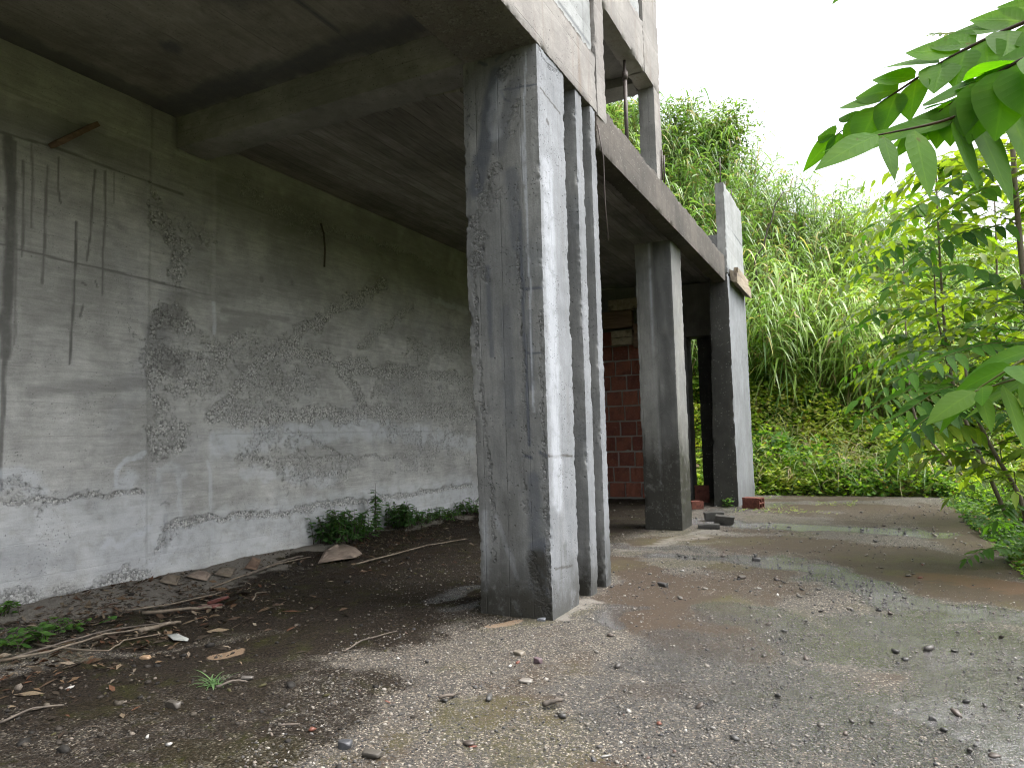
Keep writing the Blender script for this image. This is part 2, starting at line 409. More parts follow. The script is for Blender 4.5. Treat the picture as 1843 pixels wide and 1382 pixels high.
# --- back wall: a fine grid with the honeycombed patches, drips and joints where the wall has them
ys = np.concatenate([np.arange(-3, 2.6, .2), np.arange(2.6, 6, .013), np.arange(6, 11.2, .024), np.arange(11.2, 14.61, .1)])
zs = np.arange(-.25, 4.68, .0135)
YY, ZZ = np.meshgrid(ys, zs, indexing='ij')
q2 = np.stack([YY.ravel(), ZZ.ravel()], 1); q3 = np.stack([np.zeros(len(q2)), q2[:, 0], q2[:, 1]], 1)
hc = [
 (0, .10, .9, [(5.150, 1.605), (5.475, 1.880), (5.954, 2.284), (6.399, 2.593), (6.998, 2.951), (7.561, 3.224), (8.126, 3.503)]),
 (0, .09, .9, [(5.954, 2.316), (6.588, 2.342), (7.097, 2.280), (8.165, 2.262), (9.322, 2.283), (10.550, 2.296)]),
 (0, .08, .8, [(6.991, 2.271), (7.369, 2.044), (7.538, 1.830), (7.713, 1.647)]),
 (0, .10, .95, [(5.150, 1.588), (5.870, 1.617), (6.983, 1.600), (8.151, 1.654), (10.524, 1.692)]),
 (0, .30, .55, [(8.030, 2.002), (9.001, 1.947), (10.534, 1.912)]),
 (0, .22, .6, [(5.400, 1.746), (5.870, 1.930), (6.585, 2.001)]),
 (0, .14, .75, [(4.564, 3.470), (4.653, 3.269), (4.707, 3.002)]),
 (0, .24, .6, [(4.502, 2.099), (4.781, 1.957), (5.057, 2.060)]),
 (0, .10, .8, [(4.460, 2.149), (4.494, 1.833), (4.511, 1.411)]),
 (0, .14, .7, [(4.571, 1.304), (4.850, 1.380)]),
 (0, .10, .8, [(5.055, 2.387), (5.217, 2.217), (5.473, 2.331)]),
 (0, .16, .75, [(4.840, 2.452), (4.587, 2.529), (4.499, 2.366)]),
 (0, .18, .5, [(5.468, 4.144), (6.221, 4.008), (7.009, 3.969)]),
 (0, .06, .6, [(6.599, 3.901), (7.456, 4.042), (8.477, 4.084), (10.060, 3.969)]),
 (0, .10, .5, [(4.765, 3.523), (5.139, 3.383)]),
 (0, .045, .8, [(4.610, 0.538), (5.405, 0.527), (6.574, 0.494), (8.126, 0.489), (10.472, 0.496)]),
 (0, .20, .5, [(8.148, 1.497), (8.979, 1.205), (10.493, 0.983)]),
 (0, .05, .6, [(5.477, 1.153), (6.210, 1.062), (7.190, 1.060), (8.403, 1.043)]),
 (0, .05, .6, [(6.392, 1.395), (6.776, 1.255), (7.083, 1.107)]),
 (0, .10, .6, [(7.433, 2.530), (8.179, 2.925), (8.815, 3.288)]),
 (0, .20, .55, [(8.722, 2.535), (9.667, 2.756), (10.580, 2.974)]),
 (0, .12, .5, [(3.147, 1.028), (3.329, 0.980), (3.525, 0.874)]),
 (0, .03, .75, [(3.150, 0.896), (3.569, 0.879), (4.345, 0.870)]),
 (0, .10, .7, [(3.170, 0.084), (3.676, 0.047), (4.383, 0.111)]),
 (0, .05, .5, [(4.380, 3.801), (4.483, 3.668), (4.576, 3.500)]),
 (0, .07, .5, [(4.530, 0.264), (4.611, 0.460)]),
 # drips, joints and darker bands
 (1, .045, .85, [(3.139, 3.774), (3.164, 3.417), (3.171, 2.966), (3.164, 2.562), (3.157, 2.031)]),
 (1, .02, .8, [(3.157, 2.031), (3.154, 1.508), (3.147, 0.994)]),
 (1, 0.0130, 0.72, [(3.193, 3.771), (3.190, 3.197), (3.193, 2.746)]),
 (1, 0.0101, 0.72, [(3.255, 3.631), (3.270, 2.990), (3.265, 2.852)]),
 (1, 0.0094, 0.63, [(3.316, 3.793), (3.332, 3.470), (3.331, 3.098)]),
 (1, 0.0115, 0.68, [(3.447, 3.649), (3.437, 3.266), (3.436, 2.913), (3.429, 2.655)]),
 (1, 0.0086, 0.85, [(3.536, 3.752), (3.531, 3.533), (3.558, 3.372)]),
 (1, 0.0108, 0.90, [(3.698, 3.241), (3.699, 2.899), (3.687, 2.558), (3.678, 2.269), (3.665, 2.006)]),
 (1, 0.0094, 0.81, [(3.856, 3.762), (3.832, 3.427), (3.822, 3.174), (3.796, 2.920)]),
 (1, 0.0115, 0.77, [(3.949, 3.778), (3.952, 3.308), (3.940, 3.051), (3.942, 2.649)]),
 (1, 0.0072, 0.54, [(4.033, 3.785), (4.027, 3.508)]),
 (1, .009, .55, [(3.219, 3.023), (3.230, 2.215), (3.220, 2.125)]),
 (1, 0.0094, 0.77, [(3.100, 2.905), (3.437, 2.890), (4.016, 2.875), (4.804, 2.852)]),
 (1, 0.0072, 0.45, [(4.804, 2.852), (5.177, 2.835)]),
 (1, 0.0115, 0.81, [(3.077, 3.805), (3.507, 3.834), (4.191, 3.816), (4.763, 3.807)]),
 (1, .15, .35, [(3.074, 3.953), (3.644, 4.013), (4.273, 3.983)]),
 (1, .06, .35, [(3.375, 1.757), (3.831, 1.825), (4.417, 1.882)]),
 (1, .20, .3, [(5.249, 2.930), (5.788, 3.153), (6.594, 3.168)]),
 (1, .10, .4, [(5.215, 2.511), (5.788, 2.646)]),
 (1, .05, .6, [(5.788, 3.140)]), (1, .05, .6, [(6.282, 3.193)]),
 (1, .30, .4, [(5.392, 3.996), (6.600, 4.007), (8.206, 4.185)]),  # darker band along the top of the far bay
 (1, .25, .35, [(8.473, 3.916), (10.046, 3.590)]),
 (1, .03, .4, [(5.250, 2.693), (6.216, 2.736)]),
 (1, .10, .35, [(3.161, 0.442), (3.624, 0.387)]),
 (1, .12, .3, [(8.176, 2.805), (9.030, 2.906)]),
 (1, 0.0115, 0.72, [(3.770, 2.522), (3.747, 2.422)]), (1, 0.0086, 0.81, [(3.756, 2.725), (3.791, 2.707)]), (1, 0.0072, 0.81, [(3.874, 2.762), (3.895, 2.706)]),
 (1, 0.0072, 0.81, [(3.838, 0.940), (3.859, 0.876)]), (1, 0.0072, 0.81, [(3.908, 0.872), (3.947, 0.931)]),
 (1, 0.0086, 0.90, [(4.548, 0.738), (4.595, 0.760), (4.644, 0.729)]), (1, .03, .5, [(4.597, 0.618), (4.601, 0.305)]),
 (1, 0.0101, 0.81, [(4.557, 2.536), (4.661, 2.540)]), (1, 0.0086, 0.81, [(4.424, 1.344), (4.511, 1.332)]), (1, 0.0086, 0.81, [(4.561, 1.172), (4.621, 1.181)]), (1, 0.0086, 0.81, [(4.571, 1.826), (4.613, 1.838)]),
 # lime bloom, and sky light painted on the lower wall
 (2, .025, .6, [(4.100, 0.944), (4.114, 1.076), (4.230, 1.186), (4.380, 1.236)]),
 (2, .06, .5, [(4.127, 0.917), (4.260, 1.008)]),
 (2, .05, .6, [(3.956, 0.428), (4.214, 0.463), (4.412, 0.512)]),
 (2, .03, .4, [(4.714, 1.075), (4.761, 0.760), (4.765, 0.279)]),
 (2, .03, .35, [(4.515, 1.069), (4.508, 0.628), (4.554, 0.260)]),
 (2, .02, .4, [(5.098, 1.123), (5.128, 0.727), (5.123, 0.447)]),
 (2, .05, .3, [(4.544, 1.068), (4.664, 1.099), (4.758, 1.029)]),
 (2, .09, .5, [(3.146, 1.058), (3.349, 1.057), (3.457, 0.970)]),
 (2, .018, .5, [(5.143, 2.765), (5.159, 2.445)]),
 (2, .40, .38, [(3.159, 0.548), (3.666, 0.540), (4.322, 0.523)]),  # broad pale stroke: sky light painted low on the wall
 (2, .14, .5, [(5.257, 1.289), (7.417, 1.459), (8.691, 1.375), (10.501, 1.171)]),
 (2, .08, .4, [(5.553, 0.984), (6.975, 0.819)]),
 (2, .28, .42, [(4.612, 0.329), (5.406, 0.354), (6.574, 0.395), (8.388, 0.387), (10.464, 0.329)]),  # the same painted sky light along the far bay
 (2, .05, .5, [(9.361, 3.479), (10.409, 3.456)]),
 # algae
 (3, .12, .35, [(4.502, 2.126), (4.716, 2.090)]), (3, .14, .3, [(4.499, 2.366), (4.709, 2.724)]),
 (3, .05, .5, [(3.172, 0.022), (4.064, 0.002), (5.578, -0.051), (10.450, 0.005)]),
]
col = paint(q2, q3, [h_ for h_ in hc if h_[0] != 0], .05, 7.0)
col = np.maximum(col, paint(q2, q3, [h_ for h_ in hc if h_[0] == 0], .14, 5.5, .1))
shade_n = fbm(q3 * np.array([1, .5, 1.1]), 4, 61)
col[:, 1] = np.maximum(col[:, 1], .18 * smooth(2.8, 4.1, q2[:, 1] + (shade_n - .5) * 1.6 - .5 * (1 - smooth(4.2, 5.4, q2[:, 0]))))  # shade under the ceiling, painted into the dark channel towards the wall top
# patches of bare grout between the bands, broken up by noise
k = fbm(q3 * np.array([1, .9, 1.3]), 4, 33)
zone = smooth(5.1, 5.6, q2[:, 0]) * smooth(.55, .9, q2[:, 1]) * (1 - smooth(2.4, 3.0, q2[:, 1]))
col[:, 0] = np.maximum(col[:, 0], zone * smooth(.50, .66, k) * .5)
pil = smooth(4.38, 4.42, q2[:, 0]) * (1 - smooth(5.12, 5.17, q2[:, 0]))
dx = (fbm(q3 * 1.1, 3, 3) - .5) * .03 + (fbm(q3 * 9, 3, 4) - .5) * .006
dx -= pil * .014
dx += .022 * smooth(4.125, 4.14, q2[:, 1]) * (1 - smooth(4.6, 4.7, q2[:, 0]))
hn = fbm(q3 * 34, 3, 12)
dx -= np.clip(col[:, 0], 0, 1) * (.003 + .010 * np.clip(hn - .38, 0, 1) * 2)
plank = np.floor(q2[:, 1] / .28); dx += (_h(plank, plank * 0, plank * 0, 5) - .5) * .006
V = np.stack([-6 + dx, q2[:, 0], q2[:, 1]], 1)
F = grid_faces(len(ys) - 1, len(zs) - 1)
n0 = len(V)
bx = np.array([(-6.02, -3, -.25), (-6.02, 14.6, -.25), (-6.02, 14.6, 4.67), (-6.02, -3, 4.67), (-6.32, -3, -.25), (-6.32, 14.6, -.25), (-6.32, 14.6, 4.67), (-6.32, -3, 4.67)])
bf = np.array([(4, 7, 6, 5), (0, 4, 5, 1), (2, 6, 7, 3), (0, 3, 7, 4), (1, 5, 6, 2)]) + n0
V = np.concatenate([V, bx]); F = np.concatenate([F, bf]); col = np.concatenate([col, np.zeros((8, 4))])
o = obj('back_wall', V, F, WALL, B, True, col); o['label'] = 'long stained back wall with honeycombed patches and dark drip lines'

# --- the wide near pillar and its two thin fins
near = [
 (0, .022, 0.58, [(-2.628, 3.555), (-2.622, 3.209), (-2.622, 2.816)]), (0, .016, 0.54, [(-2.622, 2.816), (-2.616, 2.255), (-2.618, 1.409), (-2.604, 0.829)]),
 (0, .02, 0.61, [(-2.510, 3.363), (-2.513, 2.886), (-2.554, 2.419), (-2.548, 1.909), (-2.516, 1.323), (-2.491, 0.831), (-2.490, 0.386)]),
 (0, .07, 0.61, [(-2.550, 2.957), (-2.505, 2.799), (-2.539, 2.631)]), (0, .05, 0.54, [(-2.357, 3.333), (-2.447, 3.199), (-2.500, 3.013)]),
 (0, .06, 0.48, [(-2.339, 3.136), (-2.413, 3.042)]), (0, .045, 0.54, [(-2.482, 2.581), (-2.466, 2.494)]),
 (0, .045, 0.58, [(-2.215, 4.168), (-2.265, 4.094), (-2.314, 4.019)]), (0, .05, 0.41, [(-2.204, 3.774), (-2.247, 3.569)]),
 (0, .018, 0.48, [(-2.205, 2.796), (-2.208, 2.379), (-2.196, 1.883), (-2.202, 1.396), (-2.221, 0.915)]),
 (0, .05, 0.58, [(-2.191, 0.442), (-2.154, 0.210), (-2.073, 0.062)]), (0, .035, 0.61, [(-2.054, 0.917), (-2.050, 0.488), (-2.028, 0.142)]),
 (0, .02, 0.61, [(-2.061, 2.198), (-2.066, 1.632), (-2.064, 0.995)]), (0, .02, 0.48, [(-2.578, 4.176), (-2.583, 3.554)]),
 (0, .04, 0.48, [(-2.224, 0.816), (-2.195, 0.737)]), (0, .03, 0.41, [(-2.198, 3.174), (-2.227, 2.968)]),
 (1, .055, 0.77, [(-2.337, 4.069), (-2.395, 3.864), (-2.436, 3.610), (-2.485, 3.402)]), (1, .06, 0.72, [(-2.418, 3.562), (-2.481, 3.357), (-2.524, 3.191)]),
 (1, .05, 0.42, [(-2.199, 3.946), (-2.276, 3.705), (-2.330, 3.457)]), (1, .05, 0.47, [(-2.242, 3.268), (-2.227, 2.968), (-2.212, 2.713)]),
 (1, .014, 0.77, [(-2.191, 2.962), (-2.185, 2.542), (-2.181, 2.210), (-2.176, 1.638), (-2.175, 1.235)]), (1, .02, 0.51, [(-2.137, 2.206), (-2.141, 1.636)]),
 (1, .05, 0.55, [(-2.152, 0.995), (-2.148, 0.837), (-2.155, 0.600)]), (1, .07, 0.68, [(-2.132, 0.503), (-2.131, 0.250), (-2.116, 0.058)]),
 (1, .02, 0.59, [(-2.444, 2.576), (-2.444, 2.237), (-2.434, 1.901)]), (1, .05, 0.30, [(-2.318, 2.224), (-2.319, 1.400)]),
 (1, .007, 0.85, [(-2.317, 3.919), (-2.200, 3.911), (-2.035, 3.896)]), (1, .008, 0.77, [(-2.308, 3.917), (-2.286, 3.846), (-2.240, 3.817)]),
 (1, .009, 0.85, [(-2.177, 1.906), (-2.133, 1.891), (-2.071, 1.898)]), (1, .012, 0.85, [(-2.209, 1.155), (-2.165, 1.142)]), (1, .012, 0.85, [(-2.089, 1.173), (-2.042, 1.153)]),
 (1, .008, 0.85, [(-2.079, 0.525), (-2.094, 0.330), (-2.072, 0.216), (-2.049, 0.140)]), (1, .012, 0.77, [(-2.190, 2.376), (-2.042, 2.367)]),
 (1, .014, 0.77, [(-2.478, 4.195), (-2.421, 4.157)]), (1, .012, 0.68, [(-2.343, 4.167), (-2.309, 4.193)]),
 (2, .007, .8, [(-2.109, 4.160), (-2.128, 3.842), (-2.141, 3.545), (-2.139, 3.163), (-2.137, 2.785), (-2.127, 2.369), (-2.133, 1.878), (-2.128, 1.474)]),
 (2, .012, .5, [(-2.140, 3.567), (-2.165, 3.508), (-2.153, 3.166)]), (2, .05, .35, [(-2.315, 3.975), (-2.369, 3.770), (-2.350, 3.591)]),
 (2, .03, .35, [(-2.559, 0.748), (-2.560, 0.181)]), (2, .02, .3, [(-2.467, 0.710), (-2.306, 0.278)]),
 (3, .10, 1., [(-2.626, -0.026), (-2.315, -0.006), (-1.990, 0.012)]), (3, .09, .85, [(-2.135, 0.405), (-2.074, 0.023)]),
 (3, .06, .35, [(-2.631, 0.176), (-2.447, 0.089)]), (3, .10, .25, [(-2.358, 0.833), (-2.347, 0.434)]),
]
outer = [
 (1, .008, .95, [(4.690, 3.891), (4.876, 3.867), (5.075, 3.847)]), (1, .009, 1., [(4.623, 1.154), (4.773, 1.140), (4.901, 1.148), (5.102, 1.132)]),
 (1, .008, .8, [(4.712, 0.348), (4.867, 0.333), (5.030, 0.313)]), (1, .02, .8, [(4.798, 3.677), (4.818, 3.668)]), (1, .01, .6, [(4.826, 3.202), (4.832, 3.139)]),
 (0, .02, .7, [(4.701, 4.190), (4.842, 4.127), (5.055, 4.172)]), (2, .10, .5, [(4.782, 3.316), (4.791, 2.050), (4.801, 0.824)]),
 (3, .08, .55, [(4.767, 0.017), (5.120, 0.030), (5.557, 0.016), (5.955, 0.001)]), (3, .03, .35, [(4.912, 0.487), (4.907, 0.165)]),
 (0, .04, .6, [(5.253, 0.180), (5.266, 0.050)]), (0, .03, .5, [(5.754, 0.178), (5.767, 0.037)]),
]
def skew(V):
    V = V.copy(); z = V[:, 2]
    left = np.clip((-2.05 - V[:, 0]) / .55, 0, 1)
    V[:, 0] += -left * (.055 * smooth(.6, 2.6, z) + .0 * z)
    return V
col1 = empty('column', (-2.3, 4.9, 0)); attach(col1, B); col1.matrix_parent_inverse = Matrix.Translation(-Vector(B.location))
col1['label'] = 'widest and nearest raw column with two thin fins behind it'
def colblock(name, b0, b1, mat, **k):
    return block(name, b0, b1, mat, parent=None, **k)
nf = np.array([0])
def nearfill(V):
    c = np.zeros((len(V), 4))
    c[:, 3] = np.maximum(c[:, 3], np.where(V[:, 0] < -2.05, 1.0, .7) * (1 - smooth(.02, .18 + .7 * fbm(V * np.array([7, 7, 2.5]), 3, 8), V[:, 2])))
    return c
def pillar(b0, b1, seed, cell, label=None, fill=nearfill, strokes=None, warp=None, chip=.016, inner=NEARC, outer_m=PALEC, outer_faces='X', name='column'):
    """A raw pillar: its sides, and the outer face as a part of its own."""
    r = empty(name, ((b0[0] + b1[0]) / 2, (b0[1] + b1[1]) / 2, b0[2])); attach(r, B)
    if label: r['label'] = label
    other = ''.join(c for c in 'xXyYzZ' if c not in outer_faces)
    for nm, fs, mt in (('shaft', other, inner), ('weathered_face', outer_faces, outer_m)):
        V, F = rough_box(b0, b1, cell, .005, chip, None, seed, 6.0, fs)
        c = np.zeros((len(V), 4))
        for pl, st in (strokes or {}).items():
            k = {'x': 0, 'y': 1}[pl]
            if (pl == 'x') != (nm == 'weathered_face'): continue
            on = np.abs(V[:, k] - {'x': b1[0], 'y': b0[1]}[pl]) < .035
            c[on] = paint(V[:, [1, 2] if pl == 'x' else [0, 2]], V, st, .02, 12)[on]
        if fill: c = np.maximum(c, fill(V))
        if warp: V = warp(V)
        e = obj(nm, V, F, mt, None, True, c)
        e.parent = r; e.matrix_parent_inverse = Matrix.Translation(-(Vector(r.location)))
    return r
bpy.data.objects.remove(col1)
pillar((-2.61, 4.64, -.05), (-2.03, 5.165, 4.22), 11, .0115, 'widest and nearest raw grey column with rough pitted edges', strokes={'y': near, 'x': outer}, warp=skew)
pillar((-2.58, 5.44, -.05), (-2.035, 5.60, 4.22), 12, .013, 'thin middle fin standing just behind the widest column', strokes={'x': outer})
pillar((-2.58, 5.79, -.05), (-2.03, 5.925, 4.22), 13, .015, 'thinnest fin, third from the wide near column', strokes={'x': outer})

# --- second pillar, end pier
def c2fill(V):
    c = np.zeros((len(V), 4)); n = fbm(V * np.array([6, 6, 1.2]), 4, 3)
    side = smooth(-2.50, -2.44, V[:, 0]) * (1 - smooth(-2.23, -2.21, V[:, 0]))
    c[:, 1] = side * smooth(.25, .6, n) * .6
    c[:, 3] = np.maximum(1.0 * (1 - smooth(.65, 1.6, V[:, 2] + (n - .5) * 1.2)), side * .3 * smooth(.45, .65, n) )
    c[:, 2] = .8 * np.exp(-((V[:, 0] + 2.50 + .03 * (V[:, 2] / 4 - .5)) / .008) ** 2)
    return c
pillar((-2.72, 9.40, -.05), (-2.215, 9.99, 3.9), 14, .03, 'second column, half pale and half blackened, set back under the slab edge', fill=c2fill, inner=GREYC, outer_m=GREYC, chip=.018)
def cefill(V):
    c = np.zeros((len(V), 4)); c[:, 3] = .3 * (1 - smooth(.0, .5, V[:, 2])); return c
def taper(V):
    V = V.copy(); V[:, 0] -= np.clip((-2.0 - V[:, 0]) / .3, 0, 1) * .10 * (1 - V[:, 2] / 4); return V
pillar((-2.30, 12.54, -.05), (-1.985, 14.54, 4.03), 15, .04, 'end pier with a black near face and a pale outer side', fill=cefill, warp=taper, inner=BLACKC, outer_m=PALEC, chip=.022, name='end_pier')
JL = []
epo = [(1, .014, .9, [(12.85, z0), (14.4, z0 + .02)]) for z0 in (1.0, 1.75, 2.35, 3.05, 3.5)]
pillar((-2.14, 12.56, 4.035), (-1.98, 14.53, 5.66), 16, .04, 'upper pale slab standing on top of the end pier', fill=None, inner=GREYC, outer_m=PLAST, chip=.03, strokes={'x': [(1, .016, .9, [(12.6, 4.92), (14.5, 4.95)]), (1, .05, .8, [(12.6, 4.1), (14.5, 4.12)])]}, name='upper_pier')

# --- beams, slabs, ceilings
def fbfill(V):
    c = np.zeros((len(V), 4)); n = fbm(V * np.array([2, 1.1, 5]), 4, 21)
    c[:, 1] = np.maximum(.8 * (1 - smooth(4.19, 4.235, V[:, 2])) * smooth(.4, .6, n), .85 * smooth(4.725, 4.75, V[:, 2] + (n - .5) * .03))
    c[:, 0] = .6 * (1 - smooth(4.2, 4.25, V[:, 2]))
    return c
block('facade_beam', (-2.65, -3, 4.215), (-2.022, 5.96, 4.755), FACC, cell3=(.06, .02, .02), chip=.022, seed=21, fill=fbfill, label='pale facade beam resting on the wide column')
block('edge_beam', (-2.24, 5.965, 3.89), (-2.028, 12.95, 4.345), DARKC, cell3=(.05, .03, .03), chip=.02, seed=22, label='blackened slab edge beam over the second column')
block('cross_beam', (-5.99, 4.665, 4.24), (-2.66, 5.03, 4.575), BEAMC, cell3=(.03, .03, .03), chip=.02, seed=23, label='cross beam from the back wall to the wide column')
block('ceiling_slab', (-6.0, -3, 4.56), (-2.3, 4.7, 4.72), CEIL, cell3=(.04, .04, .15), chip=.0, seed=24, strokes={'z': [
    (1, .012, .9, [(-5.25, 0), (-5.26, 4.6)]), (1, .010, .9, [(-3.55, 0), (-3.60, 4.6)]), (1, .10, .7, [(-4.95, 3.75)]), (1, .16, .75, [(-5.9, 4.5), (-2.7, 4.5)]), (1, .14, .6, [(-5.9, 1), (-5.9, 4.5)]), (1, .1, .4, [(-4.2, 3.0), (-4.0, 3.6)])]}, label='smooth grey ceiling slab of the near bay')  # includes darker bands along the wall and cross beam corners
def slope(V):
    V = V.copy(); t = (V[:, 0] + 6) / 3.76; V[:, 2] += .10 - .30 * t; return V
block('ceiling_slab', (-6.0, 5.0, 4.36), (-2.2, 14.3, 4.50), CEILB, cell3=(.03, .04, .15), chip=.0, amp=.006, seed=25, warp=slope, label='board marked ceiling slab of the far bay')
block('upper_wall', (-2.25, -3, 4.756), (-2.055, 5.97, 8), PLAST, cell3=(.2, .03, .03), chip=.01, seed=26, strokes={'x': [(1, .012, .8, [(5.179, 4.853), (5.903, 4.839)]), (1, .010, .8, [(5.75, 4.8), (5.75, 8)]), (1, .01, .7, [(3, 5.25), (5.75, 5.25)])]}, label='pale wall panel above the facade beam')
block('post', (-2.28, 5.972, 4.2), (-2.018, 6.225, 8), FACC, cell=.025, seed=27, label='brownish post between the upper wall and the opening')
block('upper_beam', (-2.23, 6.226, 5.42), (-2.03, 7.72, 6.02), FACC, cell=.03, chip=.03, seed=28, label='stained beam over the upper opening')
block('upper_infill', (-2.2, 6.226, 6.021), (-2.06, 7.70, 8), PLAST, cell=.05, seed=29)
block('corner_column', (-2.23, 7.721, 5.421), (-2.026, 8.40, 8), FACC, cell=.03, chip=.02, seed=30, label='brown corner column at the top of the facade')
pillar((-2.225, 8.10, 4.2), (-2.03, 8.395, 5.42), 31, .03, 'short grey pillar beside the upper opening', fill=None, inner=GREYC, outer_m=FACC, name='upper_pillar')
block('upper_ceiling', (-6.2, 3, 5.56), (-2.2, 8.35, 5.72), INNER, cell=.15, seed=32)
block('upper_cross_beam', (-6.2, 7.95, 5.44), (-2.24, 8.3, 5.559), INNER, cell=.05, chip=.05, seed=33)
block('parapet', (-3.6, 13.6, 4.35), (-2.142, 13.8, 5.03), GREYC, cell=.05, seed=34, label='low grey parapet between the slab edge and the upper pier')

# --- the end of the far bay: brick infill, door pier, lintel
bz, bw_, bh_ = 0.02, .335, .304
vv, ff, cc = [], [], []; off = 0
x0, x1 = -6.0, -3.42
for r_ in range(11):
    xo = x0 - (.17 if r_ % 2 else .0) - .06 * (r_ % 3)
    while xo < x1:
        a, b = max(xo, x0) + .014, min(xo + bw_, x1) - .014
        if b - a > .04:
            jz = rng.normal(0, .004); jy = rng.normal(0, .006)
            V_, F_ = rough_box((a, 13.66 + jy, bz + r_ * bh_ + .013 + jz), (b, 13.8, bz + (r_ + 1) * bh_ - .013 + jz), .07, .003, .012, None, int(r_ * 31 + xo * 10) & 255, 8, 'xXyzZ')
            vv.append(V_); ff.append(F_ + off); off += len(V_); t = rng.random()
            cc.append(np.tile([t, 0, 0, 0], (len(V_), 1)))
        xo += bw_
V_, F_ = rough_box((x0, 13.685, -.05), (x1, 13.95, 3.36), .08, .004, .0, None, 5)
vv.append(V_); ff.append(F_ + off); cc.append(np.tile([0, 1, 0, 0], (len(V_), 1)))
o = obj('brick_infill', np.concatenate(vv), np.concatenate(ff), BRICK, B, False, np.concatenate(cc)); o['label'] = 'red hollow brick infill wall at the back of the far bay'
block('door_pier', (-3.34, 13.7, -.05), (-3.0, 14.1, 3.12), GREYC, cell=.05, seed=41)
block('lintel', (-3.6, 13.75, 3.13), (-2.2, 14.2, 4.16), INNER, cell=.08, seed=42)
block('inner_pier', (-2.86, 14.0, -.05), (-2.32, 14.5, 3.12), BLACKC, cell=.05, seed=43)
block('end_wall', (-6.0, 13.96, -.05), (-3.36, 14.2, 4.3), INNER, cell=.15, seed=44)
# formwork left in the head of the infill
block('formwork_board', (-4.62, 13.5, 3.40), (-4.02, 13.68, 3.74), DWOOD, cell=.05, seed=45, label='dark red board left above the brick infill')
block('formwork_block', (-4.50, 13.52, 3.76), (-3.86, 13.72, 3.98), WOOD, cell=.05, seed=46)
block('formwork_plank', (-4.44, 13.46, 3.20), (-4.02, 13.62, 3.335), WOOD, cell=.04, seed=47, label='upper of two pale planks over the bricks')
block('formwork_plank', (-4.44, 13.46, 3.05), (-4.02, 13.62, 3.19), WOOD, cell=.04, seed=48, label='lower of two pale planks over the bricks')
block('prop_post', (-4.0, 13.5, 2.98), (-3.88, 13.62, 3.45), DWOOD, cell=.04, seed=49)
block('brick_head', (-3.28, 13.55, 3.14), (-3.06, 13.69, 3.62), CLAY, cell=.05, seed=50)

# --- bits fixed to the building
V_, F_ = rough_box((-5.985, 0, 0), (-5.86, .62, .045), .03, .003, .008, None, 51)
a = math.radians(44); V2 = V_.copy(); V2[:, 1] = 3.46 + V_[:, 1] * math.cos(a) * .78 - V_[:, 2] * math.sin(a); V2[:, 2] = 3.80 + V_[:, 1] * math.sin(a) * .72 + V_[:, 2] * math.cos(a)
o = obj('wooden_bracket', V2, F_, DWOOD, B, False, np.zeros((len(V2), 4))); o['label'] = 'slanting board stub stuck to the top of the back wall'
o = obj('tie_rod', *tube([(-5.985, 6.76, 4.03), (-5.95, 6.77, 3.9), (-5.95, 6.79, 3.7), (-5.97, 6.80, 3.48)], .012), STEEL, B, True)
o['label'] = 'thin rusty rod hanging on the back wall'
for k_, (dy, dz, h_) in enumerate([(12.75, 5.62, .55), (13.2, 5.6, .28), (13.9, 5.6, .35)]):
    obj('rebar', *tube([(-2.06, dy, dz), (-2.06, dy + .01, dz + h_ * .6), (-2.05, dy - .01, dz + h_)], .012, 6), STEEL, B, True)
for k_, (dy, h_) in enumerate([(8.28, .36), (8.385, .33)]):
    obj('rebar', *tube([(-2.015, dy, 4.33), (-2.013, dy, 4.35 + h_ * .5), (-2.012, dy + .01, 4.34 + h_)], .012, 6), STEEL, B, True)
o = obj('loose_wire', *tube([(-2.02, 5.955, 4.1), (-1.99, 6.0, 3.8), (-2.0, 6.03, 3.4), (-1.99, 6.06, 3.05)], .006, 5), STEEL, B, True)

# --- separate things lodged on the building
e = empty('shoring_prop', (-2.16, 7.35, 4.36)); tag(e, 'thin dark steel prop standing upright in the upper opening', 'prop')
for nm, pts, rd in (('tube', [(-2.16, 7.34, 4.34), (-2.16, 7.36, 5.2)], .022), ('inner_tube', [(-2.16, 7.36, 5.2), (-2.16, 7.365, 5.43)], .016), ('collar', [(-2.16, 7.36, 5.2), (-2.16, 7.362, 5.29)], .032)):
    o = obj(nm, *tube(pts, rd, 10), STEEL, None, True); attach(o, e)
V_, F_ = rough_box((-1.98, 12.72, 3.93), (-1.85, 14.42, 4.13), .04, .004, .012, None, 61)
V_[:, 2] += (-1.98 - V_[:, 0]) * .5
tag(obj('wooden_plank', V_, F_, WOOD, None, False, loc=(-1.92, 13.5, 4.0)), 'weathered split plank jutting from the side of the end pier', 'plank')
V_, F_ = rough_box((-1.975, 13.2, 4.14), (-1.90, 14.5, 4.26), .04, .004, .012, None, 62)
tag(obj('wooden_plank', V_, F_, WOOD, None, False, loc=(-1.94, 13.8, 4.2)), 'short broken board lying on top of the split plank', 'plank')

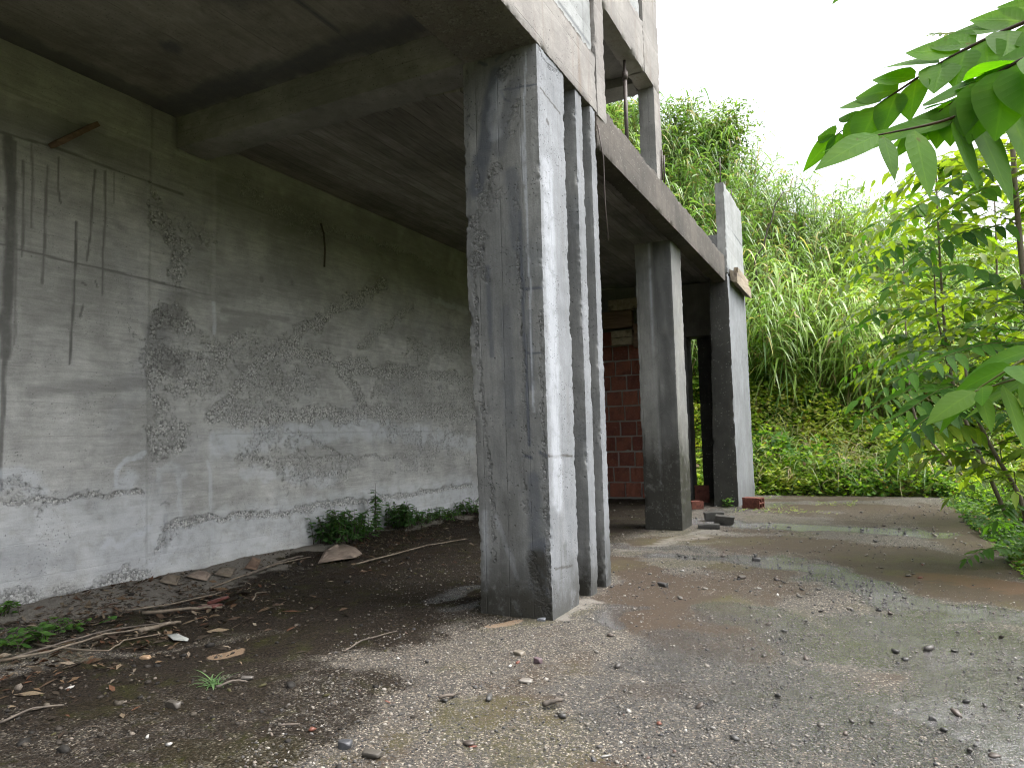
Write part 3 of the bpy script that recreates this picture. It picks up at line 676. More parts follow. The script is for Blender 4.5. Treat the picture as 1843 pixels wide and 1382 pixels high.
# ------------------------------------------------------------------ ground
def yardmat():
    m = M('exposed_aggregate_yard'); P = m.coord()
    a1 = m.attr('paint'); s1 = m.n('SeparateColor', {0: a1.outputs['Color']}).outputs; wet, soil, sand, film = s1[0], s1[1], s1[2], a1.outputs['Alpha']
    s2 = m.n('SeparateColor', {0: m.attr('paint2').outputs['Color']}).outputs; olive, rust, dust = s2
    n1 = m.noise(P, 1.7, 6, .62, .5); n2 = m.noise(P, 9, 7, .65, .3); n3 = m.noise(P, 55, 4, .6)
    wp = m.n('VectorMath', {0: P, 1: m.n('VectorMath', {0: m.n('TexNoise', {'Vector': P, 'Scale': 60.0}).outputs[1], 1: (.012, .012, .012)}, operation='MULTIPLY').outputs[0]}, operation='ADD').outputs[0]
    v1 = m.vor(wp, 105); e1 = m.vor(wp, 105, 'DISTANCE_TO_EDGE'); v2 = m.vor(wp, 190)
    r1 = m.n('SeparateColor', {0: v1.outputs['Color']}).outputs
    stone = m.ramp(r1[0], [(0, (0.017, 0.017, 0.018)), (.25, (0.042, 0.037, 0.033)), (.45, (0.087, 0.073, 0.053)), (.64, (0.175, 0.145, 0.106)), (.8, (0.275, 0.239, 0.183)), (.93, (0.433, 0.392, 0.324)), (1, (0.108, 0.059, 0.039))])
    gapk = m.rng(e1.outputs[0], .03, .13, 1, 0)
    fines = m.mix(m.n('SeparateColor', {0: v2.outputs['Color']}).outputs[0], (.014, .013, .012), (.10, .09, .075))
    col = m.mix(gapk, stone, fines)
    col = m.mix(m.rng(r1[1], .72, .78, 0, .85), col, fines)
    col = m.mix(m.rng(n1, .45, .68, 0, .22), col, (.085, .075, .06))
    # wet film of clay, olive algae, rust
    rj = m.math('MULTIPLY', m.math('SUBTRACT', r1[2], .5), .55); nj = m.math('ADD', m.math('ADD', m.math('MULTIPLY', m.math('SUBTRACT', n2, .5), .8), m.math('MULTIPLY', m.math('SUBTRACT', m.noise(P, 3.2, 5, .6, .4), .5), .8)), rj)
    fm = m.rng(m.math('ADD', film, nj), .30, .68)
    col = m.mix(m.math('MULTIPLY', fm, .93), col, m.mix(n2, (.022, .014, .008), (.066, .043, .025)))
    om = m.rng(m.math('ADD', olive, nj), .30, .85)
    col = m.mix(m.math('MULTIPLY', om, .8), col, m.mix(n3, (.035, .035, .008), (.10, .09, .025)))
    rm = m.rng(m.math('ADD', rust, m.math('MULTIPLY', m.math('SUBTRACT', n2, .5), 1.3)), .35, .7)
    col = m.mix(m.math('MULTIPLY', rm, .75), col, (.085, .045, .022))
    # soil and moss under the roof
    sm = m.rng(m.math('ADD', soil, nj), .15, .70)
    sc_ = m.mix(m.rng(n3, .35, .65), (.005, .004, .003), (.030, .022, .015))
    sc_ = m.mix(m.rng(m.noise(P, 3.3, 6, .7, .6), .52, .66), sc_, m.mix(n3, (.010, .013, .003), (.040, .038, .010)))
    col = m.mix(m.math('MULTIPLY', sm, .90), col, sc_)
    dm = m.rng(m.math('ADD', dust, m.math('MULTIPLY', m.math('SUBTRACT', n2, .5), .9)), .3, .7)
    col = m.mix(m.math('MULTIPLY', dm, .85), col, m.mix(n3, (.15, .135, .115), (.31, .29, .255)))
    sa = m.rng(m.math('ADD', sand, m.math('MULTIPLY', m.math('SUBTRACT', n2, .5), .9)), .3, .6)
    col = m.mix(m.math('MULTIPLY', sa, .85), col, m.mix(n3, (.20, .135, .085), (.34, .25, .17)))
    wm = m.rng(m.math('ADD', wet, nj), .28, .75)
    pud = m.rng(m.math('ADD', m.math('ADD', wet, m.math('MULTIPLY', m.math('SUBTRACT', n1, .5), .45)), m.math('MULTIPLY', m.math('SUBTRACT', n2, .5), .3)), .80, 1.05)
    col = m.mix(m.math('MULTIPLY', m.math('ADD', m.math('MULTIPLY', wm, .14), m.math('MULTIPLY', pud, .50)), m.math('SUBTRACT', 1.0, m.math('MULTIPLY', fm, .8))), col, m.mix(n3, (.15, .152, .165), (.27, .27, .292)))  # pale silt grey also paints sky reflection into wet areas and puddles
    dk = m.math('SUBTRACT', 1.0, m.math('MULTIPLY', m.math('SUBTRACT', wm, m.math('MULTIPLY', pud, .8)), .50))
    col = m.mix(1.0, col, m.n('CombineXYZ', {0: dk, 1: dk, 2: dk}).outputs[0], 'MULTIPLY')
    rough = m.math('SUBTRACT', .78, m.math('MULTIPLY', wm, .55))
    rough = m.math('SUBTRACT', rough, m.math('MULTIPLY', pud, .06))
    hgt = m.math('MULTIPLY', m.rng(e1.outputs[0], .0, .22), m.rng(r1[1], .66, .72, 1, .35))
    hgt = m.math('MULTIPLY', hgt, m.math('SUBTRACT', 1.0, m.math('MULTIPLY', m.math('MAXIMUM', fm, m.math('MULTIPLY', pud, .9)), .75)))
    hgt = m.math('ADD', hgt, m.math('MULTIPLY', m.math('MULTIPLY', m.noise(P, 24, 4, .6), m.math('SUBTRACT', 1.0, pud)), .9))
    hgt = m.math('ADD', hgt, m.math('MULTIPLY', m.math('MULTIPLY', n3, m.math('ADD', sm, .25)), .8))
    nb = m.bump(hgt, 1.0, .009)
    b = m.n('BsdfPrincipled', {'Base Color': col, 'Roughness': rough, 'Specular IOR Level': m.math('SUBTRACT', .5, m.math('MAXIMUM', m.math('MULTIPLY', sm, .42), m.math('MULTIPLY', fm, .25))), 'Normal': nb})
    m.set(b.inputs['Coat Weight'], m.math('MULTIPLY', m.math('MAXIMUM', wm, m.math('MULTIPLY', fm, .2)), 1.0)); b.inputs['Coat Roughness'].default_value = .10; b.inputs['Coat IOR'].default_value = 1.6; m.set(b.inputs['Coat Normal'], nb)
    m.t.links.new(b.outputs[0], m.out.inputs[0])
    return m.m
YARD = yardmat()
xs = np.concatenate([np.arange(-6.0, 1.2, .03), [1.2]])
ys = np.concatenate([np.arange(-4, 1.2, .25), np.arange(1.2, 7, .022), np.arange(7, 14.95, .04)])
XX, YY = np.meshgrid(xs, ys, indexing='ij')
q2 = np.stack([XX.ravel(), YY.ravel()], 1); q3 = np.stack([q2[:, 0], q2[:, 1], q2[:, 0] * 0], 1)
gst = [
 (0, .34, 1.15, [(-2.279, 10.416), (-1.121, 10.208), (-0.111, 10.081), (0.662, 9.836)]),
 (0, .20, .9, [(-2.050, 7.431), (-1.294, 7.672), (-0.739, 7.514)]),
 (0, .30, .92, [(-1.241, 7.689), (-0.414, 7.031), (0.096, 6.230), (0.489, 5.782), (0.914, 5.712)]),
 (0, .40, .80, [(-0.810, 5.380), (-0.399, 4.797), (0.052, 4.620)]), (0, .50, .84, [(0.197, 5.295), (0.512, 4.913), (0.684, 4.151)]), (0, .30, .86, [(0.472, 4.581), (0.436, 3.270)]),
 (0, .55, .75, [(-0.958, 4.220), (-0.199, 3.570), (0.509, 3.399)]), (0, .35, .9, [(0.291, 3.774), (0.520, 3.563)]),
 (0, .35, .55, [(-1.153, 3.557), (-0.624, 2.967)]), (0, .14, .95, [(-1.674, 5.238), (-1.639, 4.743)]),
 (0, .10, .80, [(-3.201, 4.832), (-3.134, 5.151), (-3.072, 5.401)]), (0, .10, .78, [(-2.919, 4.631), (-2.801, 4.919)]),
 (0, .25, .7, [(-2.550, 7.855), (-1.783, 8.090)]), (0, .30, .6, [(-2.131, 11.804), (-1.263, 13.370)]),
 (1, .55, .95, [(-4.529, 4.958), (-4.244, 5.732), (-3.874, 6.850)]), (1, .50, 1., [(-4.334, 3.562), (-4.002, 4.380), (-3.224, 5.300)]),
 (1, .40, .95, [(-3.934, 2.511), (-3.652, 2.926), (-3.388, 3.503), (-3.016, 4.066)]), (1, .30, .75, [(-3.980, 1.991), (-3.602, 2.301), (-3.131, 2.576), (-2.904, 2.840)]),
 (1, .42, .62, [(-3.602, 1.784), (-2.970, 2.023), (-2.589, 2.368), (-2.681, 2.931)]), (1, .25, .5, [(-3.221, 4.483), (-2.545, 4.400)]), (1, .15, .6, [(-2.587, 2.186), (-2.323, 2.124)]),
 (1, .3, .6, [(-2.996, 8.903), (-3.122, 10.777)]), (1, .5, .7, [(-5, 9), (-3.6, 12)]), (1, .35, .6, [(-4.9, 3.0), (-4.6, 4.2)]),
 (2, .05, .9, [(-2.343, 4.353), (-2.270, 4.504)]), (2, .06, .8, [(-3.658, 3.149), (-3.602, 3.292)]), (2, .05, .7, [(-4.868, 5.996)]),
 (3, .34, 1., [(-2.308, 7.003), (-1.687, 6.080), (-1.359, 5.008), (-1.061, 4.540)]), (3, .28, .9, [(-1.131, 5.627), (-0.915, 4.870), (-0.680, 4.443)]),
 (3, .55, 1., [(-1.030, 8.742), (0.152, 8.309), (0.942, 7.765)]), (3, .48, 1., [(-0.053, 7.899), (0.526, 6.972), (0.946, 6.479)]),
 (3, .60, 1., [(-1.180, 12.443), (-0.122, 12.935), (0.903, 12.107), (1.204, 9.005)]), (3, .30, .8, [(-1.687, 13.818), (-0.037, 14.338)]),
 (3, .25, .8, [(-2.550, 8.290), (-2.061, 8.763), (-1.345, 8.784)]), (3, .22, .6, [(-1.023, 3.610), (-0.922, 3.782)]),
]
gs2 = [
 (0, .30, .7, [(-0.922, 5.608), (-0.542, 5.315), (-0.249, 4.986), (-0.061, 4.630)]), (0, .2, .6, [(-0.060, 5.342), (0.200, 5.368)]),
 (0, .25, .6, [(0.483, 5.140), (0.739, 5.178)]), (0, .22, .6, [(0.299, 7.273), (0.704, 7.154)]), (0, .22, .75, [(-2.632, 2.167), (-2.386, 2.097)]),
 (0, .18, .6, [(-3.652, 2.362), (-3.056, 2.451)]), (0, .35, .6, [(-4.578, 4.478), (-4.063, 5.002)]), (0, .2, .6, [(-4.320, 3.895), (-3.962, 4.595)]),
 (1, .35, .7, [(0.621, 7.126), (1.035, 6.813)]), (1, .25, .6, [(-4.579, 5.473), (-4.548, 7.242)]), (1, .2, .5, [(-5.964, 8.066), (-5.313, 9.164)]),
 (2, .20, .95, [(-5.95, 2.5), (-5.9, 4), (-5.85, 5.5), (-5.9, 7), (-5.95, 10)]), (2, .35, .75, [(-5.7, 3.3), (-5.5, 4.4), (-5.6, 5.4)]),
 (2, .16, .6, [(-1.929, 5.336), (-1.994, 5.083), (-1.965, 4.651)]), (2, .22, .5, [(-2.549, 7.652), (-2.245, 8.159), (-1.770, 9.354)]),
]
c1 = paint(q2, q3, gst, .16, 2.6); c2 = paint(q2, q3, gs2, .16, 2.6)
c1[:, 3] = np.maximum(c1[:, 3], .68 * smooth(.42, .60, fbm(q3 * 1.1, 4, 23)) * smooth(-2.6, -1.4, q2[:, 0]) * (1 - np.clip(c1[:, 0], 0, 1) * .6))
c2[:, 0] = np.maximum(c2[:, 0], .5 * smooth(.52, .66, fbm(q3 * 1.4, 4, 29)))
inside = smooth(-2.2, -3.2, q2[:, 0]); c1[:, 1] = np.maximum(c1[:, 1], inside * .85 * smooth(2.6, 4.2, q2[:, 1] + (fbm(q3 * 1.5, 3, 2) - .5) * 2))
zz = (fbm(q3 * .8, 3, 40) - .5) * .020 + (fbm(q3 * 7, 3, 41) - .5) * .010
zz = zz * (1 - np.clip(c1[:, 0] * 1.1, 0, 1) * .75) - .006 * np.clip(c1[:, 0], 0, 1)
zz += .07 * (smooth(-5.2, -5.95, q2[:, 0]) ** 1.5) * (.5 + fbm(q3 * 2.2, 3, 44))
zz += .03 * c1[:, 1] * (fbm(q3 * 5, 4, 45) - .45)
edgey = smooth(1.16, 1.2, q2[:, 0]) ; zz -= edgey * .02 * fbm(q3 * 6, 3, 46)
V = np.stack([q2[:, 0] + edgey * (fbm(q3 * 4, 3, 47) - .6) * .10, q2[:, 1], zz], 1)
ZG = zz.reshape(XX.shape)
F = grid_faces(len(xs) - 1, len(ys) - 1)
# the slab's edges
nx, ny = len(xs), len(ys); idx = np.arange(nx * ny).reshape(nx, ny)
loop_ = np.concatenate([idx[-1, :], idx[::-1, -1]])
low = V[loop_].copy(); low[:, 2] = -.45; b0 = len(V)
k = np.arange(len(loop_) - 1)
F = np.concatenate([F, np.stack([loop_[k], b0 + k, b0 + k + 1, loop_[k + 1]], 1)])
V = np.concatenate([V, low]); c1 = np.concatenate([c1, c1[loop_]]); c2 = np.concatenate([c2, c2[loop_]])
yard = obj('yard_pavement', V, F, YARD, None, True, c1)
a2 = yard.data.attributes.new('paint2', 'FLOAT_COLOR', 'POINT'); a2.data.foreach_set('color', c2.ravel())
tag(yard, 'wet exposed aggregate concrete yard with puddles and dark mossy soil under the roof', kind='structure')

def gz(x, y):
    i = min(max(np.searchsorted(xs, x) - 1, 0), nx - 2); j = min(max(np.searchsorted(ys, y) - 1, 0), ny - 2)
    return float(ZG[i, j])

# --- terrain: lower ground beside the slab, and the bank behind
def hill(x, y):
    x = np.asarray(x, float); y = np.asarray(y, float)
    A = np.interp(x, [-16, -7.5, -5.8, -4.2, -2.8, 0, 4, 10, 30], [13, 11, 10.3, 9.2, 7.2, 5.6, 4.0, 3.4, 3.4])
    yy = y + .12 * np.clip(x - 2, 0, 8)
    s = .20 * smooth(15.0, 18.2, yy) + .10 * smooth(17, 20, yy) + .70 * smooth(18.6, 26.5, yy)
    side = smooth(1.3, 5.5, x) * .9 * smooth(4, 9, y) * (1 - smooth(14, 17, y))
    p = np.stack([x.ravel() * .5, y.ravel() * .5, 0 * x.ravel()], 1)
    bumpy = (fbm(p, 4, 71).reshape(x.shape) - .5) * 1.1 * smooth(15.0, 17, y)
    back = 4.0 * smooth(-5.5, -16, y)  # unseen bank behind the camera, added to cut sky light on near faces
    return -.28 + back + A * s + side + bumpy + .22 * smooth(14.6, 15.4, y) * (x < 30)
gx = np.concatenate([np.arange(-90, -14, 4), np.arange(-14, 14, .5), np.arange(14, 91, 4)])
gy = np.concatenate([np.arange(-60, 0, 4), np.arange(0, 34, .5), np.arange(34, 130, 6)])
GX, GY = np.meshgrid(gx, gy, indexing='ij')
gzv = hill(GX, GY)
gzv_ = gzv
under = (GX > -6.6) & (GX < 1.0) & (GY > -4.5) & (GY < 14.6)
gzv = np.where(under, -.42, gzv); gzv = np.where((GX < -6.2) & (GY < 14.5) & (GY > -5), -.42, gzv)
SOIL = simple('dark_leaf_soil', (.035, .038, .016), (.075, .085, .03), 3, .9, .6, dist=.05, c3=(.035, .05, .012))
tag(obj('ground', np.stack([GX.ravel(), GY.ravel(), gzv.ravel()], 1), grid_faces(len(gx) - 1, len(gy) - 1), SOIL, None, True), 'dark overgrown ground rising into a bank behind the yard', kind='structure')

# ------------------------------------------------------------------ loose gravel and debris
def stones(name, n, pos, rad, tint_fn, mat, flat=.65, label=None, seed=0):
    """many tiny pebbles in one mesh"""
    t = (1 + 5 ** .5) / 2
    iv = np.array([(-1, t, 0), (1, t, 0), (-1, -t, 0), (1, -t, 0), (0, -1, t), (0, 1, t), (0, -1, -t), (0, 1, -t), (t, 0, -1), (t, 0, 1), (-t, 0, -1), (-t, 0, 1)], float)
    iv /= np.linalg.norm(iv[0])
    itf = np.array([(0, 11, 5), (0, 5, 1), (0, 1, 7), (0, 7, 10), (0, 10, 11), (1, 5, 9), (5, 11, 4), (11, 10, 2), (10, 7, 6), (7, 1, 8), (3, 9, 4), (3, 4, 2), (3, 2, 6), (3, 6, 8), (3, 8, 9), (4, 9, 5), (2, 4, 11), (6, 2, 10), (8, 6, 7), (9, 8, 1)])
    g = np.random.default_rng(seed)
    sc3 = np.stack([g.uniform(.7, 1.35, n), g.uniform(.6, 1.1, n), g.uniform(.35, .8, n) * flat / .65], 1) * rad[:, None]
    V = iv[None] * (1 + g.normal(0, .16, (n, 12, 1))) * sc3[:, None, :]
    an = g.uniform(0, 6.283, n); c, s = np.cos(an), np.sin(an)
    X = V[..., 0] * c[:, None] - V[..., 1] * s[:, None]; Y = V[..., 0] * s[:, None] + V[..., 1] * c[:, None]
    tl = g.normal(0, .25, n); Z = V[..., 2] + X * tl[:, None]
    V = np.stack([X, Y, Z], 2) + pos[:, None, :]
    F = (itf[None] + (np.arange(n) * 12)[:, None, None]).reshape(-1, 3)
    col = np.repeat(tint_fn(g, n), 12, 0)
    o = obj(name, V.reshape(-1, 3), F, mat, None, False, col, 'tint')
    return o
def tintmat(name, rough=.6, spec=.4, bump=.2, sc_=90):
    m = M(name); at = m.attr('tint').outputs['Color']; P = m.coord()
    c = m.mix(m.rng(m.noise(P, sc_, 4, .6), .3, .7), m.mix(1.0, at, (.65, .64, .62), 'MULTIPLY'), at)
    return m.pbr(c, rough, m.bump(m.noise(P, sc_ * 2, 3), bump, .003), spec)
PEB = tintmat('pebble', .55, .45)
palette = np.array([(.05, .05, .055), (.09, .085, .08), (.16, .145, .12), (.25, .22, .18), (.34, .31, .26), (.46, .44, .40), (.20, .12, .09), (.12, .11, .10), (.28, .24, .19)])
def peb_tint(g, n):
    c = palette[g.choice(len(palette), n, p=[.14, .15, .18, .17, .13, .06, .02, .08, .07])] * g.uniform(.5, .85, (n, 1)); c = c * .8 + c.mean(1, keepdims=True) * .2; return c
n = 52000
py = 1.25 + 5.6 * rng.random(n) ** 1.7
px_ = -.50 * py - 1.3 + (rng.random(n) * (py * 1.15 + 1.0))
ok = (px_ > -5.6) & (px_ < 1.15)
dens = np.clip(fbm(np.stack([px_, py, 0 * py], 1) * 1.6, 4, 64) * 2.2 - .35, .10, 1)
dens *= np.where(px_ > -.9 + .25 * (py - 2), .45, 1) * (1 - .55 * smooth(-2.2, -3.2, px_))
ok &= rng.random(n) < dens
ok &= ~((px_ > -2.64) & (px_ < -2.0) & (py > 4.6) & (py < 5.95))
px_, py = px_[ok], py[ok]
rad = np.clip(np.exp(rng.normal(-5.55, .45, len(py))), .002, .015)
pz = np.array([gz(a_, b_) for a_, b_ in zip(px_, py)]) + rad * .25
tag(stones('gravel', len(py), np.stack([px_, py, pz], 1), rad, peb_tint, PEB, seed=5), 'loose pale and grey pebbles scattered over the yard', kind='stuff')
# crumbs farther off
n = 2600
py = 5.5 + 8.5 * rng.random(n); px_ = -2.0 + 3.1 * rng.random(n)
ins = rng.random(n) < .25; px_[ins] = -5.7 + 3.5 * rng.random(ins.sum())
ok = fbm(np.stack([px_, py, 0 * py], 1) * 1.3, 4, 99) > .5
px_, py = px_[ok], py[ok]
rad = np.clip(np.exp(rng.normal(-4.75, .45, len(py))), .004, .028)
pz = np.array([gz(a_, b_) for a_, b_ in zip(px_, py)]) + rad * .25
tag(stones('gravel', len(py), np.stack([px_, py, pz], 1), rad, lambda g, n: peb_tint(g, n) * .8, PEB, seed=6), 'stone crumbs strewn over the far part of the yard', kind='stuff')

def chunk(name, loc, size, tint, rot=0, seed=0, mat=None, tilt=0, flat=False):
    """a broken angular lump"""
    sx, sy, sz = size
    V, F = rough_box((-sx / 2, -sy / 2, -sz / 2), (sx / 2, sy / 2, sz / 2), max(size) / 7, .10 * min(size), .16 * min(size), None, seed, 1.1 / max(min(size), .02))
    g = np.random.default_rng(seed)
    sh = g.uniform(-.35, .35, 4)
    V[:, 0] += V[:, 2] * sh[0] + V[:, 1] * sh[1]; V[:, 1] *= 1 + sh[2] * V[:, 0] / sx; V[:, 2] *= 1 + sh[3] * V[:, 0] / sx
    a, b = math.cos(rot), math.sin(rot)
    V[:, 2] += V[:, 0] * math.tan(tilt)
    V = np.stack([V[:, 0] * a - V[:, 1] * b, V[:, 0] * b + V[:, 1] * a, V[:, 2]], 1)
    z = gz(loc[0], loc[1]) - V[:, 2].min() - .004
    o = obj(name, V, F, mat or CHIP, None, False, np.tile(np.array(tint)[None], (len(V), 1)), 'tint')
    o.location = (loc[0], loc[1], z)
    return o
CHIP = tintmat('stone_chip', .5, .5, .4, 40)
DK = (.045, .044, .042); GRY = (.13, .125, .115); RED = (.17, .06, .038); PALE = (.38, .37, .35); PUR = (.12, .085, .095); TAN = (.24, .20, .15)
ICO_T = (1 + 5 ** .5) / 2
ICO = np.array([(-1, ICO_T, 0), (1, ICO_T, 0), (-1, -ICO_T, 0), (1, -ICO_T, 0), (0, -1, ICO_T), (0, 1, ICO_T), (0, -1, -ICO_T), (0, 1, -ICO_T), (ICO_T, 0, -1), (ICO_T, 0, 1), (-ICO_T, 0, -1), (-ICO_T, 0, 1)]) / 1.902
ICOF = [(0, 11, 5), (0, 5, 1), (0, 1, 7), (0, 7, 10), (0, 10, 11), (1, 5, 9), (5, 11, 4), (11, 10, 2), (10, 7, 6), (7, 1, 8), (3, 9, 4), (3, 4, 2), (3, 2, 6), (3, 6, 8), (3, 8, 9), (4, 9, 5), (2, 4, 11), (6, 2, 10), (8, 6, 7), (9, 8, 1)]
def chip(name, loc, size, tint, seed):
    g = np.random.default_rng(seed)
    V = ICO * (1 + g.normal(0, .22, (12, 1))) * np.array([.62 * g.uniform(.8, 1.5), .5 * g.uniform(.7, 1.1), .30 * g.uniform(.6, 1.2)]) * size
    V[:, 2] += V[:, 0] * g.normal(0, .2); a = g.uniform(0, 6.28)
    V = np.stack([V[:, 0] * math.cos(a) - V[:, 1] * math.sin(a), V[:, 0] * math.sin(a) + V[:, 1] * math.cos(a), V[:, 2]], 1)
    o = obj(name, V, ICOF, CHIP, None, False, np.tile(np.array(tint)[None] * g.uniform(.7, 1.3), (12, 1)), 'tint')
    o.location = (loc[0], loc[1], gz(loc[0], loc[1]) - V[:, 2].min() * .75); return o
def rock(name, loc, size, tint, rot, seed, tilt=0, boxy=.0):
    g = np.random.default_rng(seed); u = np.linspace(0, np.pi, 13); vv = np.linspace(0, 2 * np.pi, 21)[:-1]
    V = np.array([(math.sin(a) * math.cos(b), math.sin(a) * math.sin(b), math.cos(a)) for a in u for b in vv])
    nn = g.normal(0, 1, (11, 3)); nn /= np.linalg.norm(nn, axis=1)[:, None]
    pl = [(q, g.uniform(.5, .8)) for q in nn] + [(np.array(q, float), g.uniform(.45, .62)) for q in ((1, 0, 0), (-1, 0, 0), (0, 1, 0), (0, -1, 0), (0, 0, 1), (0, 0, -1))]
    for q, d in pl:
        k_ = V @ q - d; V = V - np.clip(k_, 0, 9)[:, None] * q
    V = V * (1 + (fbm(V * 4 + seed, 3, seed) - .5)[:, None] * .14)
    V = V / np.abs(V).max(0) * np.array(size) / 2 * (.68 if name == 'rock' else 1)
    V[:, 2] += V[:, 0] * math.tan(tilt)
    V = np.stack([V[:, 0] * math.cos(rot) - V[:, 1] * math.sin(rot), V[:, 0] * math.sin(rot) + V[:, 1] * math.cos(rot), V[:, 2]], 1)
    F = [(i * 20 + j, (i + 1) * 20 + j, (i + 1) * 20 + (j + 1) % 20, i * 20 + (j + 1) % 20) for i in range(12) for j in range(20)]
    o = obj(name, V, F, CHIP, None, False, np.tile(np.array(tint)[None], (len(V), 1)), 'tint')
    o.location = (loc[0], loc[1], gz(loc[0], loc[1]) - V[:, 2].min() * .8); return o
def hollow_brick(loc, size, rot, seed, broken):
    sx, sy, sz = size; V, F = [], []; parts = []
    t = .022
    bs = [((-sx/2, -sy/2, 0), (sx/2, -sy/2 + t, sz)), ((-sx/2, sy/2 - t, 0), (sx/2, sy/2, sz)), ((-sx/2, -sy/2 + t, 0), (sx/2, sy/2 - t, t)), ((-sx/2, -sy/2 + t, sz - t), (sx/2 * (.5 if broken else 1), sy/2 - t, sz)),
          ((-sx/2, -t/2, t), (sx/2, t/2, sz - t)), ((-sx/2, -sy/2 + t, sz/2 - t/2), (sx/2, -t/2, sz/2 + t/2)), ((-sx/2, t/2, sz/2 - t/2), (sx/2, sy/2 - t, sz/2 + t/2))]
    off = 0; VV, FF = [], []
    for i, (a, b) in enumerate(bs):
        v, f = rough_box(a, b, .03, .003, .012, None, seed + i); VV.append(v); FF.append(f + off); off += len(v)
    V = np.concatenate(VV); F = np.concatenate(FF)
    c, s = math.cos(rot), math.sin(rot)
    V = np.stack([V[:, 0] * c - V[:, 1] * s, V[:, 0] * s + V[:, 1] * c, V[:, 2]], 1)
    o = obj('hollow_brick', V, F, CLAY, None, False); o.location = (loc[0], loc[1], gz(*loc)); return o
# bigger pieces, each told apart
tag(chunk('concrete_fragment', (-2.032, 10.614), (.28, .20, .13), (.05, .048, .043), .4, 71), 'dark mossy concrete lump behind the other two, beside the second column', 'fragment', 'concrete fragments near the end pier')
tag(chunk('concrete_fragment', (-1.821, 10.208), (.28, .17, .12), (.055, .052, .046), -.2, 72), 'dark brick-shaped concrete lump, front right of two lumps', 'fragment', 'concrete fragments near the end pier')
tag(chunk('concrete_fragment', (-1.934, 9.696), (.28, .15, .06), (.05, .048, .045), .1, 73), 'flat dark concrete slab piece lying nearest to the second column', 'fragment', 'concrete fragments near the end pier')
tag(hollow_brick((-1.732, 12.413), (.30, .22, .18), -.25, 80, False), 'whole red hollow brick lying against the pale side of the end pier', 'brick')
tag(hollow_brick((-2.617, 12.133), (.20, .20, .13), .5, 85, True), 'small broken red brick on the ground between the second column and the end pier', 'brick')
tag(hollow_brick((-2.75, 13.3), (.26, .22, .30), .2, 88, True), 'red brick standing in the shade behind the end pier', 'brick')
tag(rock('clay_shard', (-4.685, 3.994), (.20, .10, .025), (.11, .036, .028), .3, 90, tilt=.1), 'flat dark red clay shard near the mossy wall base, lower of two', 'shard', 'red clay shards')
tag(rock('clay_shard', (-4.790, 4.170), (.16, .09, .03), (.12, .038, .03), .5, 91, tilt=.25), 'tilted dark red clay shard resting behind the flat one', 'shard', 'red clay shards')
tag(rock('rock', (-3.152, 2.472), (.13, .07, .05), (.06, .052, .042), .05, 92), 'rounded brown oblong rock in the dark soil at lower left', 'rock')
tag(rock('rock', (-2.051, 2.443), (.09, .06, .05), (.05, .052, .058), .4, 93), 'dark blue-grey rock at the bottom edge of the gravel', 'rock')
tag(rock('rock', (-1.896, 2.424), (.14, .07, .04), (.075, .068, .058), .1, 94), 'flat brown rock beside the dark blue-grey one', 'rock')
tag(rock('rock', (-1.745, 3.754), (.08, .05, .05), PUR, -.3, 95), 'purplish angular rock in front of the wide column', 'rock')
tag(rock('rock', (-2.106, 4.614), (.09, .06, .03), (.14, .15, .165), .2, 96), 'pale blue-grey flat stone at the foot of the wide column', 'rock')
tag(rock('rock', (-1.605, 5.990), (.15, .07, .05), DK, -.5, 97), 'black splinter of rock on the wet clay patch right of the fins', 'rock')
tag(rock('rock', (-1.038, 7.482), (.13, .09, .06), DK, .2, 98), 'black lump of rock near the far end of the gravel sheet', 'rock')
tag(rock('rock', (-1.035, 6.504), (.12, .07, .05), (.06, .048, .04), .9, 99), 'brownish black rock on the wet gravel, nearer than the black lump', 'rock')
tag(rock('rock', (-1.675, 3.449), (.10, .07, .03), (.17, .155, .135), .2, 100), 'flat tan rock embedded in the gravel before the column', 'rock')
tag(rock('rock', (-1.915, 3.863), (.10, .08, .035), (.16, .14, .11), -.2, 101), 'flat brown-grey rock just behind the purplish one', 'rock')
tag(rock('rock', (-3.126, 2.915), (.10, .05, .03), (.11, .10, .09), .5, 102), 'small grey-brown stone beside the grass tuft', 'rock')
tag(rock('rock', (-4.016, 2.948), (.09, .06, .03), (.30, .20, .12), .4, 103), 'tan stone on the soil near the pale bark strip', 'rock')
tag(rock('rock', (0.197, 3.715), (.045, .035, .03), DK, .1, 104), 'square black stone on the wet gravel at lower right', 'rock')
